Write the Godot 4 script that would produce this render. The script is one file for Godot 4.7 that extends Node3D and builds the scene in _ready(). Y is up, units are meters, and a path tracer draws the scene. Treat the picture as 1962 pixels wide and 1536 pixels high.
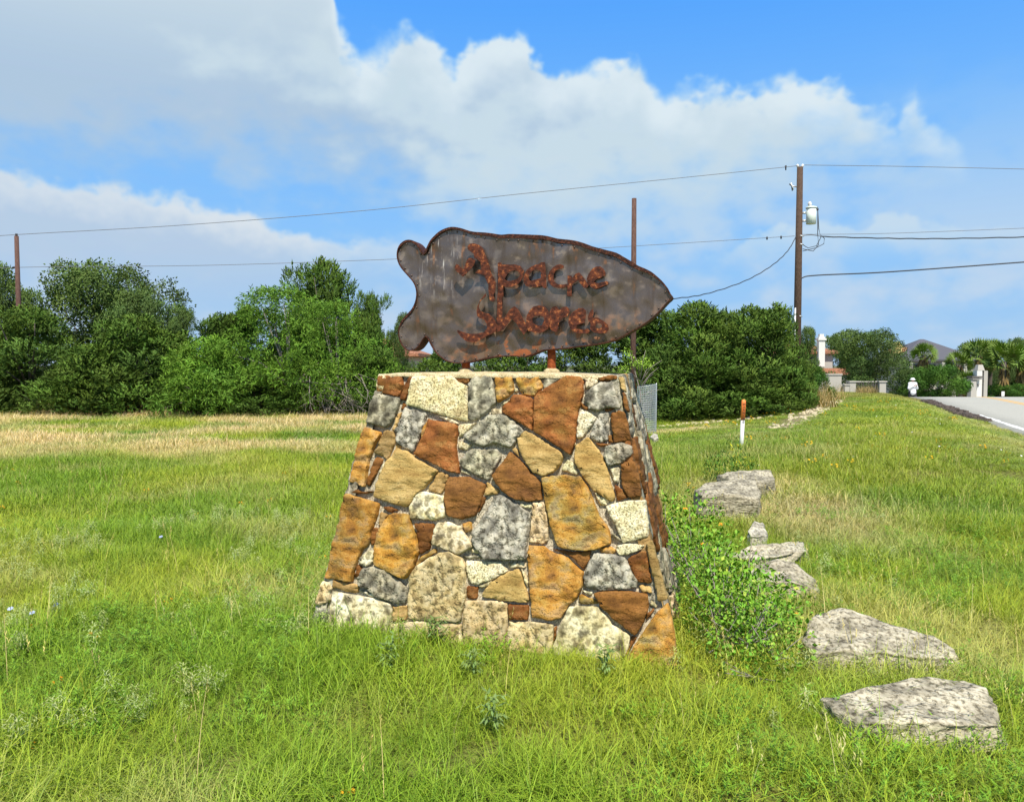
extends Node3D
# A rusted arrowhead sign on a battered rubble-stone pedestal, standing in a roadside meadow.
# Metres, y up, the camera at the origin of the plan looking along -z.

const EYE := 1.6
const FOCAL := 1490.0            # focal length in pixels of a 1962 x 1536 frame
const MID := Vector2(981, 768)
const PITCH := 0.0456            # the camera looks down by this angle
const PED_YAW := 0.279           # the pedestal is turned so that its road side shows

var rng := RandomNumberGenerator.new()
var noise := FastNoiseLite.new()     # rolling ground, tints
var fine := FastNoiseLite.new()      # stone faces
var names := {}
var M := {}
var ped: Transform3D                 # pedestal frame: origin at the middle of its base
var gv := PackedVector3Array()       # the mesh that is being collected
var gn := PackedVector3Array()
var gc := PackedColorArray()


# ------------------------------------------------------------------ small helpers
func lin(r: float, g: float, b: float) -> Color:
	return Color(r, g, b).linear_to_srgb()


func srgb(r: float, g: float, b: float) -> Color:      # 0..255 display values to a linear colour, for vertex colours
	return Color(r / 255.0, g / 255.0, b / 255.0).srgb_to_linear()


func numbered(called: String) -> String:
	var k: int = names.get(called, 0)
	names[called] = k + 1
	return called if k == 0 else "%s_%03d" % [called, k]


func tag(o: Node, label: String, category := "", group := "", kind := "") -> Node:
	if label: o.set_meta("label", label)
	if category: o.set_meta("category", category)
	if group: o.set_meta("group", group)
	if kind: o.set_meta("kind", kind)
	return o


func thing(called: String, label: String, category: String, at := Vector3.ZERO, turn := 0.0, group := "") -> Node3D:
	var o := Node3D.new()
	o.name = numbered(called)
	add_child(o, true)
	o.position = at
	o.rotation.y = turn
	tag(o, label, category, group)
	return o


func part(called: String, mesh: Mesh, m: Material, parent: Node = self, at := Transform3D()) -> MeshInstance3D:
	var o := MeshInstance3D.new()
	o.name = numbered(called) if parent == self else called
	o.mesh = mesh
	o.material_override = m
	o.transform = at
	parent.add_child(o, true)
	return o


func ray(x: float, y: float) -> Vector3:
	return Vector3((x - MID.x) / FOCAL, -(y - MID.y) / FOCAL, -1.0).rotated(Vector3.RIGHT, -PITCH)


func at(x: float, y: float, depth: float) -> Vector3:       # the point `depth` metres ahead in that direction
	var r := ray(x, y)
	return Vector3(0, EYE, 0) + r * (depth / -r.z)


func on_plane(x: float, y: float, p: Vector3, n: Vector3) -> Vector3:
	var r := ray(x, y)
	var e := Vector3(0, EYE, 0)
	return e + r * ((p - e).dot(n) / r.dot(n))


func on_ground(x: float, y: float) -> Vector3:
	var h := 0.0
	var p := Vector3.ZERO
	for i in 6:
		p = on_plane(x, y, Vector3(0, h, 0), Vector3.UP)
		h = ground(p.x, p.z)
	return Vector3(p.x, h, p.z)


func stand(x: float, depth: float) -> Vector3:               # the ground that far ahead in that column
	var p := at(x, 700, depth)
	return Vector3(p.x, ground(p.x, p.z), p.z)


func road_edge(d: float) -> float:
	return 11.2 + (d - 17.1) * 0.407


func fall(d: float) -> float:                                # the hill drops away past its crest
	return minf(0.0042 * pow(maxf(d - 34.0, 0.0), 2.0), 1.075 + maxf(d - 50.0, 0.0) * 0.05) if d > 34.0 else 0.0


func ground(x: float, z: float) -> float:
	var d := -z
	var s := x - road_edge(d)
	var h := 0.05 * noise.get_noise_2d(x * 18.0, z * 18.0) + 0.02 * noise.get_noise_2d(x * 70.0, z * 70.0)
	h *= smoothstep(-0.3, 0.5, -s) if s > -0.5 else 1.0
	var bank := smoothstep(-9.0, -3.5, s) * (1.0 - 0.75 * smoothstep(-1.8, -0.2, s))
	h += 0.30 * bank * smoothstep(5.0, 13.0, d)
	return h - fall(d)


# ---- collecting triangles with colours
func begin() -> void:
	gv = PackedVector3Array()
	gn = PackedVector3Array()
	gc = PackedColorArray()


func tri(a: Vector3, b: Vector3, c: Vector3, n: Vector3, col: Color) -> void:
	gv.append(a); gv.append(b); gv.append(c)
	gn.append(n); gn.append(n); gn.append(n)
	gc.append(col); gc.append(col); gc.append(col)


func finish() -> ArrayMesh:
	var arrays := []
	arrays.resize(Mesh.ARRAY_MAX)
	arrays[Mesh.ARRAY_VERTEX] = gv
	arrays[Mesh.ARRAY_NORMAL] = gn
	arrays[Mesh.ARRAY_COLOR] = gc
	var m := ArrayMesh.new()
	m.add_surface_from_arrays(Mesh.PRIMITIVE_TRIANGLES, arrays)
	return m


func quad_face(st: SurfaceTool, a: Vector3, b: Vector3, c: Vector3, d: Vector3) -> void:
	for v in [a, b, c, a, c, d]:
		st.add_vertex(v)


func soft() -> SurfaceTool:                                   # smooth-shaded
	var st := SurfaceTool.new()
	st.begin(Mesh.PRIMITIVE_TRIANGLES)
	st.set_smooth_group(0)
	return st


func hard() -> SurfaceTool:
	var st := SurfaceTool.new()
	st.begin(Mesh.PRIMITIVE_TRIANGLES)
	st.set_smooth_group(-1)
	return st


func done(st: SurfaceTool) -> ArrayMesh:
	st.generate_normals()
	return st.commit()


func box(st: SurfaceTool, c: Vector3, size: Vector3, turn := 0.0, taper := 1.0) -> void:
	var h := size / 2.0
	var p := []
	for k in 8:
		var top := 1.0 if k < 4 else taper
		var q := Vector3(h.x * (1 if k & 1 else -1) * top, h.y * (-1 if k < 4 else 1), h.z * (1 if k & 2 else -1) * top)
		p.append(c + q.rotated(Vector3.UP, turn))
	quad_face(st, p[4], p[5], p[7], p[6])
	quad_face(st, p[0], p[2], p[3], p[1])
	quad_face(st, p[2], p[6], p[7], p[3])
	quad_face(st, p[1], p[5], p[4], p[0])
	quad_face(st, p[3], p[7], p[5], p[1])
	quad_face(st, p[0], p[4], p[6], p[2])


func tube(st: SurfaceTool, path: Array, radii: Array, sides := 8, closed := true) -> void:
	var rings := []
	var up := Vector3.UP
	for i in path.size():
		var t: Vector3 = (path[mini(i + 1, path.size() - 1)] - path[maxi(i - 1, 0)]).normalized()
		var u := t.cross(up)
		if u.length() < 0.05: u = t.cross(Vector3.RIGHT)
		u = u.normalized()
		var w := u.cross(t).normalized()
		var ring := []
		var r: float = radii[mini(i, radii.size() - 1)]
		for k in sides:
			var a := TAU * k / sides
			ring.append(path[i] + (u * cos(a) + w * sin(a)) * r)
		rings.append(ring)
	for i in rings.size() - 1:
		for k in sides:
			var l := (k + 1) % sides
			quad_face(st, rings[i][k], rings[i][l], rings[i + 1][l], rings[i + 1][k])
	if closed:
		for e in [0, rings.size() - 1]:
			var c: Vector3 = path[e]
			for k in sides:
				var l := (k + 1) % sides
				var two := [rings[e][l], rings[e][k]] if e == 0 else [rings[e][k], rings[e][l]]
				st.add_vertex(c); st.add_vertex(two[0]); st.add_vertex(two[1])


func rod(path: Array, radii: Array, sides := 8) -> ArrayMesh:
	var st := soft()
	tube(st, path, radii, sides)
	return done(st)


# ------------------------------------------------------------------ materials
func noise_tex(seed_: int, freq: float, octaves: int, stops: Array, kind := FastNoiseLite.TYPE_SIMPLEX_SMOOTH, size := 512) -> NoiseTexture2D:
	var n := FastNoiseLite.new()
	n.seed = seed_
	n.noise_type = kind
	n.frequency = freq
	n.fractal_type = FastNoiseLite.FRACTAL_FBM
	n.fractal_octaves = octaves
	n.fractal_gain = 0.58
	var t := NoiseTexture2D.new()
	t.width = size
	t.height = size
	t.seamless = true
	t.noise = n
	if stops.size():
		var g := Gradient.new()
		var offs := PackedFloat32Array()
		var cols := PackedColorArray()
		for s in stops:
			offs.append(s[0])
			cols.append(Color(s[1] / 255.0, s[2] / 255.0, s[3] / 255.0))
		g.offsets = offs
		g.colors = cols
		t.color_ramp = g
	return t


func flat_mat(c: Color, rough := 0.8, metal := 0.0) -> StandardMaterial3D:
	var m := StandardMaterial3D.new()
	m.albedo_color = c
	m.roughness = rough
	m.metallic = metal
	return m


func leaf_mat(back: Color, rough := 0.6) -> StandardMaterial3D:
	var m := StandardMaterial3D.new()
	m.vertex_color_use_as_albedo = true
	m.roughness = rough
	m.metallic_specular = 0.16
	m.cull_mode = BaseMaterial3D.CULL_DISABLED
	m.backlight_enabled = true
	m.backlight = back
	return m


func rock_mat(tex: Texture2D, over: Texture2D, bump: Texture2D, scale: Vector3, over_scale: Vector3, relief: float, rough := 0.9) -> StandardMaterial3D:
	var m := StandardMaterial3D.new()
	m.vertex_color_use_as_albedo = true
	m.albedo_texture = tex
	m.uv1_triplanar = true
	m.uv1_scale = scale
	m.uv2_triplanar = true
	m.uv2_scale = over_scale
	m.roughness = rough
	m.metallic_specular = 0.3
	if over:
		m.detail_enabled = true
		m.detail_albedo = over
		m.detail_blend_mode = BaseMaterial3D.BLEND_MODE_MUL
		m.detail_uv_layer = BaseMaterial3D.DETAIL_UV_2
	m.heightmap_enabled = true
	m.heightmap_texture = bump
	m.heightmap_scale = relief
	return m


func make_materials() -> void:
	var speck := noise_tex(11, 0.05, 5, [[0.0, 110, 104, 94], [0.34, 168, 160, 148], [0.43, 238, 236, 230], [1.0, 255, 255, 252]])
	var mottle := noise_tex(12, 0.012, 5, [[0.2, 196, 188, 172], [0.42, 240, 236, 226], [0.6, 255, 253, 248], [0.8, 222, 214, 200]])
	var stain := noise_tex(30, 0.012, 6, [[0.2, 110, 106, 98], [0.4, 190, 186, 176], [0.5, 250, 247, 238], [0.62, 255, 252, 246], [0.75, 176, 172, 162]])
	var grain := noise_tex(17, 0.07, 6, [[0.15, 150, 142, 130], [0.38, 222, 216, 206], [0.5, 250, 247, 242], [0.62, 255, 254, 250], [0.85, 214, 206, 192]])
	var pits := noise_tex(13, 0.022, 6, [[0.0, 120, 116, 107], [0.3, 158, 153, 143], [0.4, 216, 212, 202], [0.5, 246, 243, 236], [1.0, 255, 255, 255]])
	var rough_b := noise_tex(14, 0.02, 6, [])
	var pit_b := noise_tex(15, 0.022, 6, [[0.0, 0, 0, 0], [0.36, 110, 110, 110], [0.46, 215, 215, 215], [1.0, 255, 255, 255]])
	# bedding planes: plateaus that end in small sharp steps
	var layer_b := noise_tex(16, 0.006, 6, [[0.0, 0, 0, 0], [0.36, 22, 22, 22], [0.372, 80, 80, 80], [0.47, 96, 96, 96], [0.48, 150, 150, 150], [0.60, 168, 168, 168], [0.612, 224, 224, 224], [1.0, 255, 255, 255]])
	var lime := noise_tex(21, 0.009, 6, [[0.15, 178, 166, 136], [0.38, 220, 210, 176], [0.52, 238, 231, 205], [0.7, 248, 243, 226], [0.9, 210, 198, 162]])
	var grey := noise_tex(22, 0.01, 6, [[0.15, 104, 101, 94], [0.4, 150, 147, 136], [0.55, 182, 178, 164], [0.75, 208, 203, 186], [0.95, 140, 138, 128]])
	var tan := noise_tex(23, 0.006, 5, [[0.1, 158, 128, 80], [0.35, 190, 160, 106], [0.55, 206, 178, 124], [0.75, 214, 190, 142], [0.95, 176, 144, 92]])
	var ochre := noise_tex(24, 0.007, 6, [[0.12, 112, 78, 44], [0.30, 160, 114, 54], [0.46, 186, 134, 58], [0.60, 206, 160, 84], [0.74, 190, 156, 108], [0.95, 138, 102, 62]])
	var brown := noise_tex(25, 0.007, 6, [[0.1, 92, 62, 34], [0.38, 124, 86, 48], [0.55, 140, 98, 54], [0.75, 154, 110, 64], [0.95, 106, 74, 42]])
	var red := noise_tex(26, 0.008, 6, [[0.1, 100, 60, 32], [0.38, 142, 88, 46], [0.55, 162, 102, 54], [0.72, 172, 122, 72], [0.95, 116, 72, 40]])
	M.pale = rock_mat(lime, speck, rough_b, Vector3.ONE * 1.5, Vector3.ONE * 2.4, 1.0)
	M.white = rock_mat(lime, stain, rough_b, Vector3.ONE * 1.3, Vector3.ONE * 1.5, 0.9)
	M.grey = rock_mat(grey, stain, rough_b, Vector3.ONE * 1.4, Vector3.ONE * 1.1, 0.9)
	M.pitted = rock_mat(grey, pits, pit_b, Vector3.ONE * 1.5, Vector3.ONE * 1.7, 1.2)
	M.speckled = rock_mat(lime, pits, pit_b, Vector3.ONE * 1.6, Vector3.ONE * 1.4, 1.0)
	M.tan = rock_mat(tan, grain, layer_b, Vector3(1.0, 2.6, 1.0), Vector3(1.6, 4.0, 1.6), 0.8, 0.8)
	M.ochre = rock_mat(ochre, grain, layer_b, Vector3(1.3, 1.8, 1.3), Vector3(2.4, 3.0, 2.4), 1.3, 0.8)
	M.brown = rock_mat(brown, grain, layer_b, Vector3(1.1, 2.2, 1.1), Vector3(2.0, 4.0, 2.0), 1.0, 0.75)
	M.red = rock_mat(red, grain, layer_b, Vector3(1.1, 1.6, 1.1), Vector3(2.2, 3.0, 2.2), 1.2, 0.75)
	var bed := noise_tex(29, 0.012, 6, [[0.15, 128, 124, 114], [0.4, 176, 172, 158], [0.55, 204, 199, 184], [0.75, 222, 218, 202], [0.95, 158, 154, 142]])
	M.boulder = rock_mat(bed, pits, pit_b, Vector3(0.9, 3.0, 0.9), Vector3(2.2, 4.2, 2.2), 1.8)
	M.mortar = rock_mat(noise_tex(27, 0.03, 6, [[0.2, 150, 142, 124], [0.5, 196, 188, 168], [0.8, 220, 212, 190]]), speck, rough_b, Vector3.ONE * 3.0, Vector3.ONE * 4.0, 0.6)
	M.cap = rock_mat(noise_tex(28, 0.012, 6, [[0.2, 176, 160, 122], [0.5, 214, 198, 158], [0.8, 232, 220, 186]]), speck, rough_b, Vector3.ONE * 2.0, Vector3.ONE * 4.0, 0.5)
	var rusty := noise_tex(31, 0.03, 5, [[0.1, 46, 24, 18], [0.42, 78, 40, 27], [0.58, 104, 52, 32], [0.68, 150, 84, 44], [0.76, 196, 126, 70], [0.95, 90, 44, 28]])
	M.rust = rock_mat(rusty, null, rough_b, Vector3.ONE * 3.2, Vector3.ONE, 0.4, 0.75)
	M.rust.vertex_color_use_as_albedo = false
	var scaled := noise_tex(34, 0.02, 6, [[0.1, 46, 26, 22], [0.45, 86, 47, 34], [0.66, 108, 58, 38], [0.735, 146, 82, 46], [0.775, 214, 152, 92], [0.80, 112, 60, 40], [1.0, 84, 45, 32]])
	M.letter = rock_mat(scaled, null, rough_b, Vector3.ONE * 2.3, Vector3.ONE, 0.25, 0.7)
	M.letter.vertex_color_use_as_albedo = false
	M.rim = rock_mat(noise_tex(32, 0.03, 5, [[0.1, 40, 24, 20], [0.45, 64, 38, 30], [0.62, 80, 47, 36], [0.8, 106, 64, 46]]), null, rough_b, Vector3.ONE * 3.0, Vector3.ONE, 0.3, 0.7)
	M.rim.vertex_color_use_as_albedo = false
	M.post_rust = rock_mat(noise_tex(33, 0.02, 5, [[0.1, 100, 50, 26], [0.5, 142, 72, 36], [0.8, 170, 98, 56]]), null, rough_b, Vector3.ONE * 3.0, Vector3.ONE, 0.3, 0.85)
	M.post_rust.vertex_color_use_as_albedo = false
	M.rivet = flat_mat(lin(0.14, 0.10, 0.085), 0.45, 0.7)
	M.wood = rock_mat(noise_tex(35, 0.02, 5, [[0.1, 52, 42, 36], [0.5, 84, 68, 58], [0.8, 108, 90, 78]]), null, rough_b, Vector3(6.0, 0.5, 6.0), Vector3.ONE, 0.8, 0.9)
	M.wood.vertex_color_use_as_albedo = false
	M.old_wood = rock_mat(noise_tex(36, 0.02, 5, [[0.1, 58, 42, 38], [0.5, 94, 70, 63], [0.8, 122, 97, 88]]), null, rough_b, Vector3(6.0, 0.5, 6.0), Vector3.ONE, 0.8, 0.9)
	M.old_wood.vertex_color_use_as_albedo = false
	M.bark = flat_mat(lin(0.10, 0.085, 0.07), 0.95)
	M.dead = flat_mat(lin(0.24, 0.21, 0.18), 0.95)
	M.wire = flat_mat(lin(0.16, 0.17, 0.19), 0.6)
	M.cable = flat_mat(lin(0.03, 0.035, 0.045), 0.6)
	M.metal = flat_mat(lin(0.5, 0.52, 0.53), 0.45, 0.6)
	M.galv = flat_mat(lin(0.55, 0.58, 0.6), 0.5, 0.5)
	M.tank = flat_mat(lin(0.72, 0.80, 0.74), 0.5)
	M.porcelain = flat_mat(lin(0.7, 0.7, 0.68), 0.3)
	M.black = flat_mat(lin(0.02, 0.02, 0.022), 0.6)
	M.orange = flat_mat(lin(0.92, 0.24, 0.05), 0.55)
	M.white_plastic = flat_mat(lin(0.8, 0.8, 0.78), 0.5)
	M.stucco = flat_mat(lin(0.43, 0.41, 0.37), 0.9)
	M.trim = flat_mat(lin(0.12, 0.11, 0.10), 0.8)
	M.slate = flat_mat(lin(0.085, 0.085, 0.10), 0.85)
	M.tile = rock_mat(noise_tex(37, 0.05, 4, [[0.1, 110, 70, 52], [0.5, 152, 104, 80], [0.8, 180, 138, 110]]), null, rough_b, Vector3.ONE * 0.4, Vector3.ONE, 3.0)
	M.tile.vertex_color_use_as_albedo = false
	M.yellow_wall = flat_mat(lin(0.72, 0.55, 0.22), 0.9)
	M.pane = flat_mat(lin(0.03, 0.035, 0.04), 0.2)
	M.asphalt = rock_mat(noise_tex(41, 0.05, 5, [[0.2, 146, 144, 134], [0.5, 166, 164, 153], [0.8, 180, 178, 166]]), null, rough_b, Vector3.ONE * 0.7, Vector3.ONE, 0.15)
	M.asphalt.vertex_color_use_as_albedo = false
	M.crumble = rock_mat(noise_tex(42, 0.04, 5, [[0.2, 60, 52, 48], [0.5, 92, 82, 76], [0.8, 124, 112, 104]]), null, rough_b, Vector3.ONE * 1.2, Vector3.ONE, 4.0)
	M.crumble.vertex_color_use_as_albedo = false
	M.gravel = rock_mat(noise_tex(43, 0.06, 4, [[0.2, 160, 142, 108], [0.5, 214, 200, 168], [0.8, 236, 226, 200]]), null, rough_b, Vector3.ONE * 2.0, Vector3.ONE, 2.0)
	M.gravel.vertex_color_use_as_albedo = false
	M.soil = rock_mat(noise_tex(44, 0.03, 6, [[0.2, 120, 110, 90], [0.5, 200, 196, 180], [0.8, 255, 250, 235]]), null, rough_b, Vector3.ONE * 1.2, Vector3.ONE, 2.0)
	M.white_paint = flat_mat(lin(0.7, 0.7, 0.66), 0.7)
	M.yellow_paint = flat_mat(lin(0.65, 0.36, 0.06), 0.7)
	M.grass = leaf_mat(Color(0.6, 0.68, 0.28), 0.45)
	M.grass.metallic_specular = 0.28
	M.leaf = leaf_mat(Color(0.4, 0.5, 0.15))
	M.conifer = leaf_mat(Color(0.16, 0.2, 0.06), 0.7)
	M.petal = leaf_mat(Color(0.3, 0.3, 0.2))
	M.skin = flat_mat(lin(0.4, 0.22, 0.15), 0.6)
	M.cloth = flat_mat(lin(0.78, 0.79, 0.82), 0.9)
	M.dark_cloth = flat_mat(lin(0.03, 0.03, 0.035), 0.9)


# ------------------------------------------------------------------ the sky
var cn := FastNoiseLite.new()
var bn := FastNoiseLite.new()


func dir_of(x: float, y: float) -> Vector2:                    # azimuth and elevation in degrees
	var r := ray(x, y).normalized()
	return Vector2(rad_to_deg(atan2(r.x, -r.z)), rad_to_deg(asin(r.y)))


func curve(points: Array) -> Array:
	var c := []
	for i in range(0, points.size(), 2):
		c.append(dir_of(points[i], points[i + 1]))
	return c


func along(c: Array, az: float) -> float:
	if az <= c[0].x: return c[0].y
	for i in c.size() - 1:
		if az < c[i + 1].x:
			return lerpf(c[i].y, c[i + 1].y, (az - c[i].x) / maxf(c[i + 1].x - c[i].x, 0.001))
	return c[-1].y


var top_a: Array
var low_a: Array
var top_b: Array
var top_c: Array
var blue_stops := [[0.0, 168, 205, 240], [4.0, 158, 203, 246], [9.0, 142, 198, 252], [16.0, 122, 187, 255], [24.0, 90, 168, 255], [45.0, 58, 138, 240], [90.0, 44, 112, 214]]


func sky_at(az: float, el: float) -> Color:
	var c := Color(0.6, 0.8, 0.95)
	for i in blue_stops.size() - 1:
		if el <= blue_stops[i + 1][0]:
			var a: Array = blue_stops[i]
			var b: Array = blue_stops[i + 1]
			var t := clampf((el - a[0]) / (b[0] - a[0]), 0.0, 1.0)
			c = Color(lerpf(a[1], b[1], t) / 255.0, lerpf(a[2], b[2], t) / 255.0, lerpf(a[3], b[3], t) / 255.0)
			break
	var wide := cn.get_noise_2d(az * 1.0, el * 2.2)                   # slow
	var puff := bn.get_noise_2d(az * 6.0, el * 8.0)                   # billows
	var wisp := cn.get_noise_2d(az * 7.0 + 300.0, el * 12.0)
	var tiny := bn.get_noise_2d(az * 22.0 + 90.0, el * 28.0)
	# veil of thin cloud low over the horizon
	var veil := smoothstep(21.0, 4.0, el) * smoothstep(-0.45, 0.35, wide + 0.5 * wisp + 0.1 * sin(el * 1.1 + az * 0.08))
	c = c.lerp(Color(0.77, 0.85, 0.935), veil * 0.85)
	# small puffs, low over the road
	var d3 := along(top_c, az) + 0.9 * puff + 0.3 * tiny - el
	var a3 := smoothstep(0.0, 0.7, d3) * smoothstep(6.5, 9.5, el) * 0.75
	c = c.lerp(Color(0.80, 0.88, 0.94), a3)
	# the bank of cloud low over the oaks
	var d2 := along(top_b, az) + 0.5 * puff + 0.35 * tiny + 0.25 * wisp - el
	var a2 := smoothstep(-0.15, 0.8, d2) * lerpf(smoothstep(0.0, -17.0, az + 0.6 * d2), 1.0, 0.0) * smoothstep(0.0, 9.0, el)
	var lit2 := smoothstep(3.0, 0.0, d2 - 0.8 * wisp)
	c = c.lerp(Color(0.73, 0.81, 0.90).lerp(Color(0.875, 0.905, 0.93), lit2), a2 * 0.95)
	# the great cloud across the whole view
	var d1 := along(top_a, az) + 0.9 * puff + 0.35 * tiny + 0.5 * wisp - el
	var base := el - along(low_a, az) + 2.2 * wisp + 1.2 * wide
	var a1 := smoothstep(-0.25, 0.7 + 1.8 * clampf(wide + 0.25 + wisp, 0.0, 1.0), d1) * smoothstep(-3.2, 4.4, base)
	var lit := smoothstep(4.6, 0.0, d1 - 2.5 * puff - 0.6 * tiny)
	var inner := Color(0.700, 0.790, 0.878).lerp(Color(0.800, 0.872, 0.915), smoothstep(-0.35, 0.35, wide * 0.8 + wisp * 0.5 + 0.035 * (az + 6.0)))
	inner = inner.lerp(Color(0.825, 0.88, 0.905), smoothstep(17.0, 25.0, el) * 0.8)
	c = c.lerp(inner.lerp(Color(0.90, 0.945, 0.965), lit * 0.85), a1 * 0.96)
	# the same weather goes on all round and overhead
	var away := maxf(smoothstep(44.0, 60.0, absf(az)), smoothstep(27.0, 38.0, el))
	if away > 0.0:
		var q := Vector3(sin(deg_to_rad(az)) * cos(deg_to_rad(el)), sin(deg_to_rad(el)), -cos(deg_to_rad(az)) * cos(deg_to_rad(el)))
		q *= 60.0 / maxf(q.y + 0.35, 0.2)
		var f := cn.get_noise_3d(q.x, q.z, 7.0) + 0.35 * bn.get_noise_3d(q.x * 3.0, q.z * 3.0, 3.0)
		var a4 := smoothstep(-0.12, 0.22, f) * away
		c = c.lerp(Color(0.84, 0.89, 0.92).lerp(Color(0.70, 0.78, 0.86), smoothstep(0.1, 0.5, f)), a4 * 0.9)
	return Color(c.r * 0.888, c.g * 0.888, c.b * 0.888)


func make_sky() -> Sky:
	cn.seed = 5
	cn.frequency = 0.03
	cn.fractal_octaves = 5
	bn.seed = 9
	bn.noise_type = FastNoiseLite.TYPE_SIMPLEX
	bn.frequency = 0.03
	bn.fractal_type = FastNoiseLite.FRACTAL_FBM
	bn.fractal_octaves = 4
	top_a = [Vector2(-120, 4), Vector2(-90, 20), Vector2(-70, 34), Vector2(-40, 34), Vector2(-18, 32)]
	top_a.append_array(curve([630, -80, 650, 40, 690, 95, 740, 70, 770, 30, 830, 55, 870, 118, 900, 82, 960, 66, 1010, 78, 1050, 125, 1100, 130, 1180, 110, 1225, 95, 1250, 150, 1275, 185, 1300, 168, 1380, 152, 1440, 158, 1500, 150, 1560, 156, 1620, 160, 1680, 205, 1720, 225, 1755, 182, 1780, 215, 1830, 260, 1860, 320]))
	top_a.append_array([Vector2(34, 8), Vector2(40, 4), Vector2(60, 2)])
	low_a = [Vector2(-60, 16)]
	low_a.append_array(curve([0, 300, 150, 320, 300, 295, 420, 310, 560, 320, 700, 345, 800, 370, 900, 400, 1000, 415, 1150, 420, 1300, 400, 1450, 370, 1550, 320, 1700, 285, 1840, 275]))
	top_b = [Vector2(-110, 3), Vector2(-60, 15)]
	top_b.append_array(curve([0, 318, 60, 325, 120, 340, 200, 348, 280, 368, 350, 366, 390, 385, 450, 402, 520, 430, 600, 448, 700, 455, 800, 470, 950, 500]))
	top_c = [Vector2(8, 4)]
	top_c.append_array(curve([1450, 440, 1560, 425, 1660, 432, 1700, 404, 1740, 402, 1780, 428, 1850, 440, 1900, 420, 1940, 412, 1962, 418]))
	top_c.append(Vector2(42, 9))
	var img := Image.create(512, 256, false, Image.FORMAT_RGB8)
	img.fill(Color(0.45, 0.47, 0.38))
	for y in 129:
		for x in 512:
			img.set_pixel(x, y, sky_at(wrapf((x + 0.5) / 512.0 * 360.0, -180.0, 180.0), maxf(90.0 - (y + 0.5) / 256.0 * 180.0, 0.0)))
	img.resize(4096, 2048, Image.INTERPOLATE_CUBIC)
	var half := int(40.0 / 360.0 * 4096.0)
	for y in range(int((90.0 - 33.0) / 180.0 * 2048.0), 1026):
		var el := maxf(90.0 - (y + 0.5) / 2048.0 * 180.0, 0.0)
		for x in range(-half, half):
			img.set_pixel(posmod(x, 4096), y, sky_at((x + 0.5) / 4096.0 * 360.0, el))
	var mat := PanoramaSkyMaterial.new()
	mat.panorama = ImageTexture.create_from_image(img)
	var sky := Sky.new()
	sky.sky_material = mat
	return sky


# ------------------------------------------------------------------ the ground
func path_mask(x: float, z: float) -> float:                  # 1 on the worn gravel track along the foot of the bank
	var d := -z
	var c := lerpf(5.75, 11.0, (d - 16.6) / 10.4)
	var w := 0.42 + 0.2 * noise.get_noise_2d(x * 60.0, z * 60.0) + 0.02 * (d - 16.0)
	var on := smoothstep(w, w * 0.45, absf(x - c)) * smoothstep(16.0, 17.2, d) * smoothstep(31.0, 27.0, d)
	var c2 := 5.0 + 0.12 * (d - 17.0)
	var w2 := 0.14 + 0.1 * noise.get_noise_2d(x * 50.0 + 40.0, z * 50.0)
	on = maxf(on, 0.7 * smoothstep(0.9, 0.2, absf(d - (19.6 + 0.25 * x))) * smoothstep(3.2, 4.2, x) * smoothstep(8.4, 7.0, x) * smoothstep(0.1, 0.25, w2 + 0.1))
	return on


func short(x: float, z: float) -> float:                       # how far the grass is worn down beside the track and along the road
	var d := -z
	var c := lerpf(5.75, 11.0, (d - 16.6) / 10.4)
	var k := smoothstep(3.6, 0.6, absf(x - c + 0.5)) * smoothstep(13.0, 16.0, d) * smoothstep(34.0, 28.0, d)
	k = maxf(k, smoothstep(2.6, 1.2, absf(d - (18.6 + 0.25 * x))) * smoothstep(2.4, 3.6, x) * smoothstep(10.0, 8.0, x))
	return maxf(k, smoothstep(-3.2, -0.8, x - road_edge(d)) * smoothstep(6.0, 9.0, d))


func dryness(x: float, z: float) -> float:                    # 0 lush, 1 straw
	var d := -z
	var n := noise.get_noise_2d(x * 5.0, z * 11.0)
	var n2 := noise.get_noise_2d(x * 17.0 + 80.0, z * 26.0)
	var far := smoothstep(10.0, 16.5, d) * smoothstep(3.4, 0.5, x)
	var dry := far * smoothstep(-0.22, 0.42, n + 0.55 * n2 + 0.2 * (d - 16.0) / 8.0)
	var s := x - road_edge(d)
	dry = maxf(dry, 0.35 * smoothstep(-2.0, -0.4, s) * smoothstep(-0.3, 0.4, n2 + 0.2))
	dry = maxf(dry, 0.7 * smoothstep(1.3, 0.4, Vector2(x - 3.0, (d - 8.4) * 0.5).length()) * smoothstep(-0.3, 0.3, n2 + 0.1))
	dry = maxf(dry, 0.8 * smoothstep(0.9, 0.2, absf(d - 17.6 - 0.2 * x)) * smoothstep(2.2, 3.0, x) * smoothstep(6.0, 4.6, x))
	dry = maxf(dry, 0.28 * smoothstep(0.15, 0.45, n2))
	return clampf(dry, 0.0, 1.0)


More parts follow.
